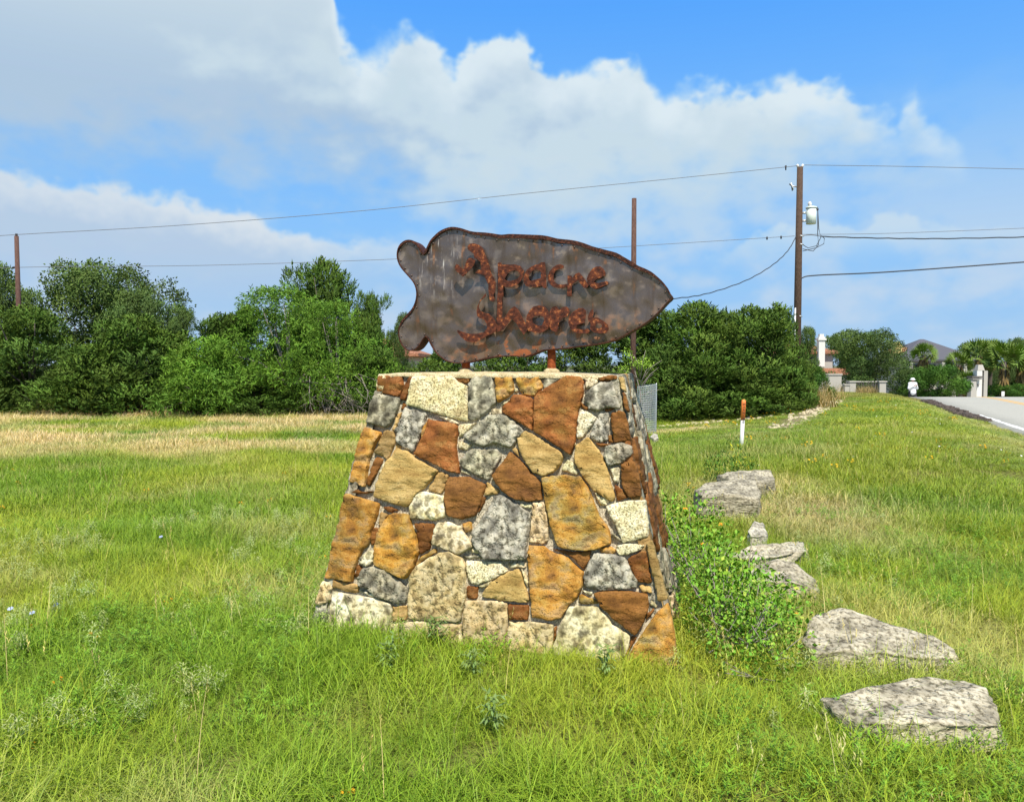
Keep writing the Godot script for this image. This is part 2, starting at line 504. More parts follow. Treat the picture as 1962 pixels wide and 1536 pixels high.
func grass_tint(x: float, z: float) -> Color:
	var n := noise.get_noise_2d(x * 14.0 + 9.0, z * 14.0)
	var n2 := noise.get_noise_2d(x * 4.0 - 30.0, z * 4.0)
	var lush := Color(0.240, 0.370, 0.030)
	var c := lush.lerp(Color(0.415, 0.465, 0.046), clampf(0.5 + n * 1.1 + n2 * 0.5, 0.0, 1.0))
	c = c.lerp(Color(0.135, 0.275, 0.030), 0.7 * smoothstep(0.1, 0.5, n2 - n * 0.5))
	var s := x - road_edge(-z)
	c = c.lerp(Color(0.165, 0.33, 0.046), 0.65 * smoothstep(-9.0, -6.2, s) * smoothstep(-3.4, -5.4, s) * smoothstep(9.0, 13.0, -z))
	c = c.lerp(Color(0.34, 0.39, 0.05), 0.45 * smoothstep(-9.0, -7.0, s) * smoothstep(6.0, 10.0, -z))
	return c.lerp(Color(0.84, 0.64, 0.34), dryness(x, z))


func ground_sheet() -> void:
	var xs := []
	var zs := []
	var v := -220.0
	while v < 220.0:
		xs.append(v)
		v += 0.35 if absf(v - 4.0) < 22.0 else (2.0 if absf(v) < 50.0 else 17.0)
	v = 60.0
	while v > -260.0:
		zs.append(v)
		v -= 4.0 if v > 4.0 else (0.35 if v > -46.0 else (2.0 if v > -80.0 else 18.0))
	var arrays := []
	arrays.resize(Mesh.ARRAY_MAX)
	var pv := PackedVector3Array()
	var pn := PackedVector3Array()
	var pc := PackedColorArray()
	var pi := PackedInt32Array()
	for z in zs:
		for x in xs:
			var h := ground(x, z)
			pv.append(Vector3(x, h, z))
			pn.append(Vector3(h - ground(x + 0.1, z), 0.1, h - ground(x, z + 0.1)).normalized())
			var t := grass_tint(x, z)
			var soil := Color(0.17, 0.135, 0.085).lerp(t, 0.45)
			pc.append(soil.lerp(Color(0.42, 0.36, 0.25), path_mask(x, z)))
	var w := xs.size()
	for j in zs.size() - 1:
		for i in w - 1:
			var a := j * w + i
			pi.append_array(PackedInt32Array([a, a + w, a + 1, a + 1, a + w, a + w + 1]))
	arrays[Mesh.ARRAY_VERTEX] = pv
	arrays[Mesh.ARRAY_NORMAL] = pn
	arrays[Mesh.ARRAY_COLOR] = pc
	arrays[Mesh.ARRAY_INDEX] = pi
	var m := ArrayMesh.new()
	m.add_surface_from_arrays(Mesh.PRIMITIVE_TRIANGLES, arrays)
	tag(part("ground", m, M.soil), "rolling meadow ground of thin brown soil under grass", "", "", "structure")


func strip(s0: float, s1: float, d0: float, d1: float, lift: float, wobble0 := 0.0, wobble1 := 0.0, step := 0.4) -> ArrayMesh:
	# a sheet along the road between two distances from its edge, with a skirt down to the ground
	var st := soft()
	var rows := []
	var d := d0
	while d <= d1:
		var row := []
		var a := s0 + wobble0 * noise.get_noise_2d(d * 60.0, 7.0)
		var b := s1 + wobble1 * noise.get_noise_2d(d * 60.0, 50.0)
		for k in 9:
			var s := lerpf(a, b, k / 8.0)
			var x := road_edge(d) + s
			row.append(Vector3(x, 0.13 - fall(d) + lift, -d))
		row.push_front(row[0] + Vector3(-0.03, -0.12, 0))
		rows.append(row)
		d += step
	for i in rows.size() - 1:
		for k in 9:
			quad_face(st, rows[i][k], rows[i + 1][k], rows[i + 1][k + 1], rows[i][k + 1])
	return done(st)


func road() -> void:
	tag(part("road", strip(0.0, 9.0, 3.0, 75.0, 0.0, 0.16, 0.0), M.asphalt), "pale sun-bleached two-lane road running over the crest of the hill", "", "", "structure")
	var y1 := strip(3.05, 3.16, 3.0, 70.0, 0.005)
	var y2 := strip(3.30, 3.41, 3.0, 70.0, 0.005)
	tag(part("road_marking", y1, M.yellow_paint), "yellow centre line of the road, nearer stripe of the double line", "", "", "structure")
	tag(part("road_marking", y2, M.yellow_paint), "yellow centre line of the road, farther stripe of the double line", "", "", "structure")
	tag(part("road_marking", strip(0.20, 0.34, 12.0, 23.5, 0.004, 0.05, 0.08), M.white_paint), "worn white edge line at the near side of the road", "", "", "structure")
	# the broken dark asphalt lip beside the crest
	var st := hard()
	rng.seed = 71
	for i in 420:
		var d := rng.randf_range(20.5, 33.0)
		var s := rng.randf_range(-0.32, 0.10) * smoothstep(20.0, 23.5, d)
		var x := road_edge(d) + s
		var g := rng.randf_range(0.06, 0.17)
		var q := Vector3(x, ground(x, -d) + 0.02 + rng.randf() * 0.06, -d)
		box(st, q, Vector3(g * 1.3, g * 0.6, g), rng.randf() * TAU, rng.randf_range(0.5, 0.9))
	tag(part("broken_asphalt", done(st), M.crumble), "crumbled dark asphalt along the broken road edge", "", "", "stuff")
	# the stones of the worn track
	st = hard()
	for i in 2600:
		var d := rng.randf_range(16.4, 29.0)
		var x := rng.randf_range(3.0, 13.0)
		if rng.randf() > path_mask(x, -d): continue
		var g := rng.randf_range(0.03, 0.10)
		box(st, Vector3(x, ground(x, -d) + 0.01, -d), Vector3(g * 1.3, g * 0.7, g), rng.randf() * TAU, rng.randf_range(0.4, 0.8))
	tag(part("track_gravel", done(st), M.gravel), "pale limestone gravel on the worn track below the bank", "", "", "stuff")


# ------------------------------------------------------------------ the pedestal
const WB := 1.067        # half widths and depths of the battered block at its base and top
const WT := 0.752
const DB := 0.65
const DT := 0.35
const PH := 1.548


func face_frame(k: int) -> Transform3D:                        # front, road side, back, field side: x along, y up the slope, z out
	var c: Vector3 = [Vector3(0, 0, DB), Vector3(WB, 0, 0), Vector3(0, 0, -DB), Vector3(-WB, 0, 0)][k]
	var u: Vector3 = [Vector3(1, 0, 0), Vector3(0, 0, -1), Vector3(-1, 0, 0), Vector3(0, 0, 1)][k]
	var lean: Vector3 = [Vector3(0, 0, DT - DB), Vector3(WT - WB, 0, 0), Vector3(0, 0, DB - DT), Vector3(WB - WT, 0, 0)][k]
	var v := (Vector3(0, PH, 0) + lean).normalized()
	return Transform3D(Basis(u, v, u.cross(v).normalized()), c)


func outline(poly: PackedVector2Array, step: float, rough: float, seed_: float) -> PackedVector2Array:
	var cut := PackedVector2Array()
	var n := poly.size()
	for i in n:
		var p := poly[i]
		var a := poly[(i + n - 1) % n] - p
		var b := poly[(i + 1) % n] - p
		var r := minf(0.005, minf(a.length(), b.length()) * 0.25)
		cut.append(p + a.normalized() * r)
		cut.append(p + b.normalized() * r)
	var out := PackedVector2Array()
	n = cut.size()
	for i in n:
		var a := cut[i]
		var b := cut[(i + 1) % n]
		var k := maxi(1, int(round(a.distance_to(b) / step)))
		var nrm := (b - a).orthogonal().normalized()
		for j in k:
			var p := a.lerp(b, float(j) / k)
			out.append(p + nrm * rough * (fine.get_noise_2d(p.x * 700.0 + seed_, p.y * 700.0) + 0.8 * fine.get_noise_2d(p.x * 2300.0, p.y * 2300.0 + seed_)))
	return out


func stone_mesh(poly: PackedVector2Array, thick: float, tint: Color, other: Color, bumpy: float, layered: float, seed_: float) -> ArrayMesh:
	var c := Vector2.ZERO
	for p in poly: c += p
	c /= poly.size()
	var per := 0.0
	for i in poly.size(): per += poly[i].distance_to(poly[(i + 1) % poly.size()])
	var line := outline(poly, clampf(per / 72.0, 0.008, 0.02), 0.0045, seed_)
	if not Geometry2D.is_polygon_clockwise(line): line.reverse()
	var n := line.size()
	var tilt := Vector2(fine.get_noise_1d(seed_ * 31.0), fine.get_noise_1d(seed_ * 57.0 + 9.0)) * 0.10
	var rings := [[1.0, -0.055], [1.0, -0.5], [0.0, -0.2], [0.0, 0.0]]
	var st := soft()
	var pts := []
	var cols := []
	var height := func(p: Vector2) -> float:
		var f := fine.get_noise_2d(p.x * 420.0 + seed_ * 3.0, p.y * 420.0) + 0.45 * fine.get_noise_2d(p.x * 1500.0, p.y * 1500.0 + seed_)
		var t := fine.get_noise_2d(p.x * 260.0 + seed_ * 7.0, p.y * 420.0 + seed_) * 4.0
		var stepped := (floorf(t) + smoothstep(0.72, 1.0, t - floorf(t))) / 4.0
		return thick + tilt.dot(p - c) + bumpy * f + layered * stepped
	var chip := func(p: Vector2) -> float: return 0.016 * smoothstep(0.02, 0.4, fine.get_noise_2d(p.x * 900.0 + seed_ * 2.0, p.y * 900.0 - seed_))
	for r in rings.size():
		var row := []
		var shade := []
		for p in line:
			var q := p
			var z := 0.0
			var edge := 0.0
			var d := (c - p).length()
			if r == 0: z = -0.055
			elif r == 1:
				z = minf(height.call(p) - 0.004 - chip.call(p), thick + 0.01)
				edge = 0.8
			elif r == 2:
				q = p + (c - p).normalized() * minf(0.0045, d * 0.3)
				z = height.call(q) - 0.001 - 0.8 * chip.call(p)
				edge = 0.45
			elif r == 3:
				q = p + (c - p).normalized() * minf(0.006 + 1.4 * chip.call(p), d * 0.45)
				z = height.call(q)
				edge = 0.15
			else:
				q = c + (p - c) * rings[r][0]
				z = height.call(q)
			row.append(Vector3(q.x - c.x, q.y - c.y, z))
			var smear := clampf(edge * (0.5 + 1.4 * fine.get_noise_2d(q.x * 500.0 + 40.0, q.y * 500.0)), 0.0, 0.75)
			var patch := smoothstep(-0.25, 0.35, fine.get_noise_2d(q.x * 240.0 + seed_ * 5.0, q.y * 240.0 - seed_) + 0.4 * fine.get_noise_2d(q.x * 800.0, q.y * 800.0 + seed_))
			shade.append(tint.lerp(other, patch).lerp(Color(1.5, 1.5, 1.45), smear * 0.5))
		pts.append(row)
		cols.append(shade)
	for r in rings.size() - 1:
		st.set_smooth_group(1 if r < 2 else 0)
		for i in n:
			var j := (i + 1) % n
			for w in [[r, i], [r, j], [r + 1, j], [r, i], [r + 1, j], [r + 1, i]]:
				st.set_color(cols[w[0]][w[1]])
				st.add_vertex(pts[w[0]][w[1]])
	# the face itself, a net of small facets inside the chipped rim
	st.set_smooth_group(0)
	var net := PackedVector2Array()
	var rim := PackedVector2Array()
	var lo := Vector2(9, 9)
	var hi := -lo
	for v in pts[3]:
		var q := Vector2(v.x, v.y) + c
		rim.append(q)
		lo = lo.min(q)
		hi = hi.max(q)
	net.append_array(rim)
	var g := clampf(sqrt((hi.x - lo.x) * (hi.y - lo.y)) / 15.0, 0.010, 0.021)
	var y := lo.y + g * 0.5
	while y < hi.y:
		var x := lo.x + g * 0.5
		while x < hi.x:
			var q := Vector2(x + g * 0.6 * fine.get_noise_2d(x * 9000.0, y * 9000.0), y + g * 0.6 * fine.get_noise_2d(y * 9000.0, x * 9000.0 + 50.0))
			if Geometry2D.is_point_in_polygon(q, rim):
				var free := true
				for p in rim:
					if absf(p.x - q.x) + absf(p.y - q.y) < g * 0.7: free = false; break
				if free: net.append(q)
			x += g
		y += g
	var zs := []
	var shades := []
	for i in net.size():
		var q := net[i]
		zs.append(pts[3][i].z if i < rim.size() else height.call(q) as float)
		var patch := smoothstep(-0.25, 0.35, fine.get_noise_2d(q.x * 240.0 + seed_ * 5.0, q.y * 240.0 - seed_) + 0.4 * fine.get_noise_2d(q.x * 800.0, q.y * 800.0 + seed_))
		shades.append(cols[3][i] if i < rim.size() else tint.lerp(other, patch))
	var idx := Geometry2D.triangulate_delaunay(net)
	for i in range(0, idx.size(), 3):
		var k := [idx[i], idx[i + 1], idx[i + 2]]
		if not Geometry2D.is_point_in_polygon((net[k[0]] + net[k[1]] + net[k[2]]) / 3.0, rim): continue
		if (net[k[1]] - net[k[0]]).cross(net[k[2]] - net[k[0]]) > 0.0: k.reverse()
		for j in k:
			st.set_color(shades[j])
			st.add_vertex(Vector3(net[j].x - c.x, net[j].y - c.y, zs[j]))
	return done(st)


func lay_stone(parent: Node3D, frame: Transform3D, poly: PackedVector2Array, kind: String, thick: float) -> void:
	var look := {"pale": [0.005, 0.0], "white": [0.005, 0.0], "grey": [0.004, 0.004], "pitted": [0.007, 0.0], "speckled": [0.005, 0.0], "tan": [0.002, 0.012], "ochre": [0.003, 0.017], "brown": [0.002, 0.013], "red": [0.003, 0.017]}
	var base := {"pale": Color(0.92, 0.88, 0.76), "white": Color(1.02, 1.0, 0.93), "grey": Color(0.95, 0.96, 0.95), "pitted": Color(0.98, 0.95, 0.87), "speckled": Color(0.62, 0.53, 0.42), "tan": Color(0.86, 0.82, 0.72), "ochre": Color(1.0, 1.03, 0.92), "brown": Color(0.95, 0.90, 0.80), "red": Color(0.95, 0.97, 0.92)}
	var k := kind.trim_suffix("+").trim_suffix("-")
	var tone := rng.randf_range(0.88, 1.1) * (1.18 if kind.ends_with("+") else (0.72 if kind.ends_with("-") else 1.0))
	var tint: Color = base[k] * tone
	tint.r *= rng.randf_range(0.95, 1.06)
	tint.b *= rng.randf_range(0.9, 1.06)
	var c := Vector2.ZERO
	for p in poly: c += p
	c /= poly.size()
	var second := {"pale": Color(1.05, 1.05, 1.0), "white": Color(0.74, 0.71, 0.64), "grey": Color(1.1, 1.08, 1.0), "pitted": Color(1.32, 1.28, 1.16), "speckled": Color(1.25, 1.2, 1.1), "tan": Color(0.86, 0.84, 0.80), "ochre": Color(0.74, 0.86, 1.05), "brown": Color(1.12, 1.05, 0.95), "red": Color(0.86, 0.98, 0.92)}
	var mesh := stone_mesh(poly, thick, tint, tint * second[k], look[k][0], look[k][1], rng.randf() * 900.0)
	part("stone", mesh, M[k], parent, frame * Transform3D(Basis(), Vector3(c.x, c.y, 0.0)))


func clip_half(poly: PackedVector2Array, m: Vector2, n: Vector2) -> PackedVector2Array:   # keeps the side that n points away from
	var out := PackedVector2Array()
	for i in poly.size():
		var a := poly[i]
		var b := poly[(i + 1) % poly.size()]
		var da := (a - m).dot(n)
		var db := (b - m).dot(n)
		if da <= 0.0: out.append(a)
		if da * db < 0.0: out.append(a.lerp(b, da / (da - db)))
	return out


func rubble_face(parent: Node3D, k: int, count: int, stretch: float, seed_: int) -> void:
	rng.seed = seed_
	var f := face_frame(k)
	var slope := Vector3(0, PH, DB - DT if k == 2 else WB - WT).length()
	var half0 := DB if k != 2 else WB
	var half1 := DT if k != 2 else WT
	var seeds := []
	for tries in 4000:
		if seeds.size() >= count: break
		var v := rng.randf_range(0.03, slope - 0.03)
		var half := lerpf(half0, half1, v / slope)
		var p := Vector2(rng.randf_range(-half, half), v * stretch)
		var ok := true
		for q in seeds:
			if p.distance_to(q) < 0.145 * rng.randf_range(0.75, 1.3): ok = false
		if ok: seeds.append(p)
	var kinds := ["pitted-", "brown", "grey-", "pitted", "brown-", "tan-", "red-", "speckled", "grey"] if k == 1 else ["pitted", "brown", "red", "grey", "tan-", "pale", "ochre", "brown-", "pitted-", "white"]
	for i in seeds.size():
		var poly := PackedVector2Array([Vector2(-half0, -0.06), Vector2(half0, -0.06), Vector2(half1, slope * stretch), Vector2(-half1, slope * stretch)])
		for j in seeds.size():
			if i != j:
				var d: Vector2 = seeds[j] - seeds[i]
				poly = clip_half(poly, seeds[i] + d * 0.5 - d.normalized() * 0.006, d)
		if poly.size() < 3: continue
		for j in poly.size(): poly[j] = Vector2(poly[j].x, poly[j].y / stretch)
		lay_stone(parent, f, poly, kinds[rng.randi() % kinds.size()], rng.randf_range(-0.012, 0.022))


func pedestal() -> void:
	var root := thing("stone_pedestal", "tapering rubble-stone pedestal of ochre, brown, grey and cream stones under the rusty arrowhead sign", "pedestal")
	root.transform = ped
	# mortar core, set back behind the faces of the stones
	var st := soft()
	var rows := []
	for j in 13:
		var t := j / 12.0
		var ring := []
		for s in 4:
			var cnr := [Vector2(-1, 1), Vector2(1, 1), Vector2(1, -1), Vector2(-1, -1)]
			for i in 10:
				var q: Vector2 = cnr[s].lerp(cnr[(s + 1) % 4], i / 10.0)
				var p := Vector3(q.x * (lerpf(WB, WT, t) - 0.032), t * PH - (0.1 if j == 0 else 0.0), q.y * (lerpf(DB, DT, t) - 0.032))
				ring.append(p + Vector3(q.x, 0, q.y) * 0.012 * fine.get_noise_3d(p.x * 600.0, p.y * 600.0, p.z * 600.0))
		rows.append(ring)
	for j in 12:
		for i in 40:
			var l := (i + 1) % 40
			for v in [rows[j][i], rows[j + 1][i], rows[j + 1][l], rows[j][i], rows[j + 1][l], rows[j][l]]:
				st.set_color(Color.WHITE)
				st.add_vertex(v)
	part("mortar_core", done(st), M.mortar, root)
	# mortar cap, smeared over the top and a little domed
	st = soft()
	rows = []
	for j in 9:
		var r := [0.998, 1.004, 0.99, 0.93, 0.8, 0.6, 0.4, 0.2, 0.02][j] as float
		var ring := []
		for s in 4:
			var cnr := [Vector2(-1, 1), Vector2(1, 1), Vector2(1, -1), Vector2(-1, -1)]
			for i in 14:
				var q: Vector2 = cnr[s].lerp(cnr[(s + 1) % 4], i / 14.0)
				q = q * lerpf(1.0, 1.0 / maxf(q.length(), 1.0), 0.12)
				var w := 1.0 + 0.03 * fine.get_noise_2d(q.x * 300.0 + 5.0, q.y * 300.0)
				var y: float = PH + [-0.022, -0.010, 0.0, 0.004, 0.006, 0.008, 0.010, 0.011, 0.011][j] + 0.005 * fine.get_noise_2d(q.x * r * 200.0, q.y * r * 200.0 + 60.0) - 0.012 * smoothstep(0.5, 1.0, q.x * r) + (0.012 * fine.get_noise_2d(q.x * 400.0, q.y * 400.0) if j < 2 else 0.0)
				ring.append(Vector3(q.x * r * w * (WT + 0.004), y, q.y * r * w * (DT + 0.004)))
		rows.append(ring)
	for j in 8:
		for i in 56:
			var l := (i + 1) % 56
			for v in [rows[j][i], rows[j + 1][i], rows[j + 1][l], rows[j][i], rows[j + 1][l], rows[j][l]]:
				st.set_color(Color.WHITE)
				st.add_vertex(v)
	part("cap", done(st), M.cap, root)
	front_stones(root)
	rubble_face(root, 1, 34, 0.5, 401)
	rubble_face(root, 3, 26, 0.8, 402)
	rubble_face(root, 2, 40, 0.8, 403)


func front_stones(root: Node3D) -> void:
	rng.seed = 400
	var f := face_frame(0)
	var w := ped * f
	var inv := w.affine_inverse()
	# each stone of the face as it is laid: quarter of the face, kind, how proud, corners
	var corner := {"A": Vector2(560, 680), "B": Vector2(940, 680), "C": Vector2(560, 980), "D": Vector2(940, 980)}
	for s in STONES:
		var o: Vector2 = corner[s[0]]
		var poly := PackedVector2Array()
		for i in range(0, s[3].size(), 2):
			var p := inv * on_plane(o.x + s[3][i] / 4.8, o.y + s[3][i + 1] / 4.8, w.origin, w.basis.z)
			poly.append(Vector2(p.x, p.y))
		var c := Vector2.ZERO
		for p in poly: c += p
		c /= poly.size()
		for i in poly.size(): poly[i] = poly[i] + (c - poly[i]).normalized() * -0.0012
		lay_stone(root, f, poly, s[1], s[2] * 0.01 - 0.005 + rng.randf_range(-0.004, 0.004))


const STONES := [
	["A", "red", 1, [790, 185, 1000, 195, 1005, 290, 975, 380, 770, 330]],
	["A", "red-", 0, [1060, 195, 1105, 205, 1050, 360, 1030, 415, 985, 405, 1010, 300]],
	["A", "pale+", 1, [1110, 200, 1475, 195, 1520, 250, 1600, 275, 1608, 600, 1540, 600, 1050, 455, 1075, 330]],
	["A", "red-", 0, [1480, 200, 1640, 200, 1600, 255, 1525, 245]],
	["A", "grey", 1, [1650, 225, 1700, 195, 1830, 200, 1870, 430, 1800, 500, 1720, 570, 1660, 600, 1613, 590, 1620, 380, 1612, 260]],
	["A", "grey-", 2, [760, 350, 985, 400, 960, 510, 905, 620, 860, 665, 680, 625, 720, 440]],
	["A", "tan+", 0, [960, 535, 1000, 520, 965, 620, 935, 700, 915, 690]],
	["A", "brown-", -1, [1000, 430, 1035, 450, 1010, 500, 985, 500]],
	["A", "pitted+", 1, [1030, 475, 1235, 540, 1190, 680, 1110, 890, 1040, 860, 950, 800, 940, 700, 985, 600]],
	["A", "red", 2, [1250, 590, 1500, 635, 1520, 660, 1500, 850, 1530, 1085, 1450, 1075, 1115, 910, 1150, 830, 1215, 740, 1240, 650]],
	["A", "ochre", 0, [1225, 610, 1245, 615, 1220, 720, 1170, 780, 1180, 690]],
	["A", "ochre+", 2, [660, 660, 815, 715, 745, 840, 700, 950, 660, 1210, 530, 1165, 570, 980, 590, 860]],
	["A", "tan-", 1, [855, 690, 925, 700, 940, 790, 870, 960, 750, 895, 800, 790]],
	["A", "brown", 0, [765, 930, 830, 960, 780, 1060, 700, 1200, 665, 1190, 710, 1060]],
	["A", "pale", -1, [830, 990, 860, 985, 800, 1090, 785, 1080]],
	["A", "tan+", 2, [970, 860, 1050, 880, 1120, 940, 1335, 1065, 1250, 1170, 1190, 1240, 1140, 1270, 1080, 1370, 1040, 1400, 880, 1350, 745, 1300, 780, 1150, 870, 980]],
	["A", "tan", 0, [1345, 1065, 1430, 1100, 1385, 1240, 1360, 1270, 1245, 1240, 1290, 1150]],
	["A", "brown+", 2, [1440, 1125, 1620, 1120, 1770, 1190, 1730, 1350, 1680, 1470, 1560, 1510, 1430, 1480, 1400, 1330, 1410, 1200]],
	["A", "white+", 1, [1140, 1265, 1230, 1255, 1395, 1300, 1400, 1480, 1290, 1520, 1080, 1500, 1075, 1400]],
	["A", "pitted", 1, [1640, 860, 1880, 870, 1915, 930, 1850, 1040, 1800, 1150, 1660, 1090, 1540, 1010, 1545, 960]],
	["A", "pitted", 2, [1720, 620, 1800, 560, 1920, 545, 2000, 570, 2134, 700, 2050, 790, 2010, 850, 1950, 840, 1860, 800, 1740, 850, 1650, 800, 1570, 750]],
	["A", "pale", 0, [1525, 645, 1690, 620, 1560, 740, 1525, 750]],
	["A", "pale", 0, [1525, 790, 1640, 820, 1600, 870, 1520, 860]],
	["A", "pale", -1, [1540, 1030, 1600, 1075, 1640, 1110, 1545, 1080]],
	["A", "white", 0, [1340, 560, 1440, 580, 1530, 630, 1480, 632, 1380, 595]],
	["A", "tan+", 0, [1785, 1170, 1895, 1240, 1870, 1280, 1760, 1290]],
	["A", "brown-", 0, [540, 1230, 640, 1255, 740, 1250, 650, 1275, 545, 1262]],
	["A", "brown-", 0, [1740, 1310, 1775, 1300, 1740, 1400, 1700, 1450]],
	["A", "brown-", 0, [830, 1400, 900, 1395, 960, 1425, 890, 1450]],
	["A", "tan", -1, [950, 810, 990, 840, 900, 930, 920, 880]],
	["B", "ochre+", 1, [40, 200, 195, 200, 205, 340, 150, 375, 60, 435, 40, 330]],
	["B", "pale", 0, [215, 290, 245, 310, 240, 340, 208, 345]],
	["B", "ochre", 1, [225, 205, 450, 195, 475, 290, 430, 340, 395, 378, 280, 355, 250, 290]],
	["B", "grey", 0, [485, 195, 690, 185, 600, 240, 530, 300, 482, 310]],
	["B", "red+", 2, [95, 490, 220, 370, 270, 365, 388, 400, 393, 560, 378, 690, 230, 600, 110, 530]],
	["B", "red", 2, [408, 380, 560, 270, 700, 195, 830, 200, 850, 230, 850, 350, 800, 520, 775, 800, 730, 915, 600, 830, 400, 700, 398, 560]],
	["B", "white", 0, [0, 500, 60, 495, 105, 520, 90, 550, 0, 540]],
	["B", "white", -1, [70, 462, 240, 355, 200, 400, 105, 465]],
	["B", "pale", 0, [865, 210, 965, 200, 985, 245, 930, 290, 870, 310]],
	["B", "brown", 1, [985, 210, 1100, 185, 1165, 190, 1165, 225, 1010, 240]],
	["B", "grey+", 2, [860, 380, 920, 310, 1000, 255, 1125, 250, 1195, 490, 1130, 480, 1050, 480, 1010, 510, 900, 495, 875, 430]],
	["B", "brown", 0, [825, 430, 890, 480, 878, 508, 830, 475]],
	["B", "brown", -1, [1040, 492, 1125, 488, 1060, 520]],
	["B", "pale+", 1, [830, 500, 920, 535, 975, 575, 900, 670, 850, 750, 790, 765, 795, 620]],
	["B", "pitted+", 1, [1000, 540, 1080, 530, 1090, 700, 1070, 780, 1020, 805, 930, 770, 910, 725, 960, 620]],
	["B", "brown", 2, [1105, 540, 1190, 510, 1236, 530, 1290, 780, 1140, 805, 1112, 660]],
	["B", "tan", 1, [1172, 205, 1225, 200, 1240, 330, 1200, 300]],
	["B", "brown+", 1, [1205, 330, 1240, 345, 1275, 520, 1240, 510]],
	["B", "brown", 0, [1075, 745, 1110, 730, 1128, 800, 1080, 800]],
	["B", "pitted", 2, [1060, 840, 1200, 805, 1290, 830, 1310, 900, 1230, 980, 1080, 1025, 1045, 920]],
	["B", "red-", 0, [960, 805, 1110, 818, 1050, 840, 1000, 835]],
	["B", "tan+", 2, [790, 830, 900, 755, 960, 830, 1040, 950, 1090, 1110, 1145, 1320, 1110, 1350, 940, 1240, 860, 1130, 780, 1000, 770, 900]],
	["B", "pale", 0, [960, 1260, 1090, 1340, 1060, 1380, 1000, 1380, 970, 1310]],
	["B", "tan", 2, [320, 700, 440, 760, 640, 890, 670, 930, 640, 1000, 570, 1080, 480, 1115, 400, 1085, 340, 1010, 260, 880, 250, 760]],
	["B", "tan-", 0, [215, 845, 245, 880, 260, 940, 190, 870]],
	["B", "brown", 2, [180, 890, 260, 960, 380, 1090, 455, 1170, 470, 1335, 330, 1345, 230, 1330, 110, 1260, 10, 1110, 120, 970]],
	["B", "pale", 0, [710, 960, 760, 1000, 800, 1080, 790, 1100, 650, 1060, 660, 1010]],
	["B", "white+", 0, [1095, 1040, 1185, 1030, 1180, 1180, 1130, 1165]],
	["B", "brown", 2, [1205, 1010, 1290, 970, 1330, 980, 1370, 1160, 1385, 1300, 1270, 1310, 1205, 1190]],
	["B", "red-", 0, [1140, 1190, 1200, 1230, 1265, 1310, 1160, 1345]],
	["B", "ochre", 3, [470, 1130, 600, 1105, 830, 1120, 900, 1230, 1000, 1480, 1090, 1600, 1105, 1735, 1000, 1780, 880, 1800, 620, 1765, 560, 1600, 510, 1380]],
	["B", "pale", 1, [1060, 1390, 1180, 1350, 1320, 1335, 1420, 1335, 1450, 1600, 1445, 1670, 1220, 1730, 1150, 1560, 1085, 1450]],
	["B", "speckled+", 0, [378, 1360, 490, 1350, 520, 1520, 525, 1700, 480, 1740, 345, 1720, 370, 1560]],
	["B", "pale", 0, [260, 1365, 370, 1365, 365, 1405, 270, 1400]],
	["B", "pitted+", 2, [30, 1300, 110, 1290, 240, 1370, 362, 1455, 358, 1560, 332, 1700, 318, 1790, 328, 1880, 200, 1885, 100, 1880, -60, 1880, -150, 1760, -180, 1640, -90, 1520, -20, 1400]],
	["B", "pale-", 0, [735, 780, 770, 770, 780, 820, 745, 850]],
	["C", "ochre-", 2, [490, -165, 620, -130, 790, -80, 770, 30, 715, 200, 700, 290, 640, 350, 600, 420, 560, 560, 545, 650, 300, 610, 345, 400, 420, 120, 440, -20]],
	["C", "tan-", 0, [800, 0, 865, 30, 815, 140, 780, 125]],
	["C", "brown", 0, [745, 145, 800, 160, 770, 280, 720, 310, 715, 250]],
	["C", "ochre", 3, [880, 30, 960, 10, 1060, 30, 1085, 120, 1140, 240, 1160, 350, 1100, 520, 1030, 620, 860, 540, 760, 490, 755, 330, 800, 170]],
	["C", "brown-", 1, [1125, 110, 1290, 110, 1295, 200, 1250, 350, 1165, 385, 1150, 250]],
	["C", "white", 2, [1340, 100, 1440, 95, 1540, 140, 1655, 320, 1530, 395, 1450, 360, 1285, 300, 1300, 180]],
	["C", "ochre", 0, [1555, 110, 1630, 95, 1640, 170, 1590, 195]],
	["C", "white+", 1, [605, 440, 705, 355, 750, 380, 740, 450, 690, 500, 640, 500]],
	["C", "brown-", 0, [590, 485, 635, 520, 600, 600, 555, 600]],
	["C", "pitted-", 2, [655, 520, 750, 505, 870, 545, 980, 640, 1052, 710, 1048, 790, 1030, 850, 960, 840, 780, 790, 690, 710, 595, 670, 605, 610]],
	["C", "ochre-", 0, [1300, 340, 1320, 370, 1200, 440, 1130, 500, 1150, 440]],
	["C", "speckled", 2, [1360, 380, 1440, 370, 1560, 430, 1588, 510, 1583, 800, 1540, 1010, 1480, 1015, 1055, 985, 1062, 800, 1068, 640, 1120, 510, 1240, 440]],
	["C", "tan-", 0, [350, 630, 560, 665, 595, 680, 595, 740, 560, 750, 360, 700]],
	["C", "white", 0, [605, 720, 680, 735, 780, 790, 700, 780]],
	["C", "white", 2, [380, 730, 560, 770, 780, 800, 905, 860, 908, 950, 870, 1060, 850, 1230, 760, 1280, 430, 1280, 330, 1240, 340, 960, 355, 830]],
	["C", "tan", 1, [920, 880, 1048, 865, 1042, 1000, 925, 1010]],
	["C", "pale", 0, [880, 1075, 925, 1020, 970, 1020, 950, 1180, 865, 1200]],
	["C", "speckled+", 1, [270, 640, 330, 650, 355, 700, 330, 740, 330, 830, 240, 860, 205, 840, 240, 740]],
	["C", "grey-", 1, [230, 890, 330, 900, 335, 960, 315, 1070, 300, 1200, 150, 1210, 140, 1100, 165, 980]],
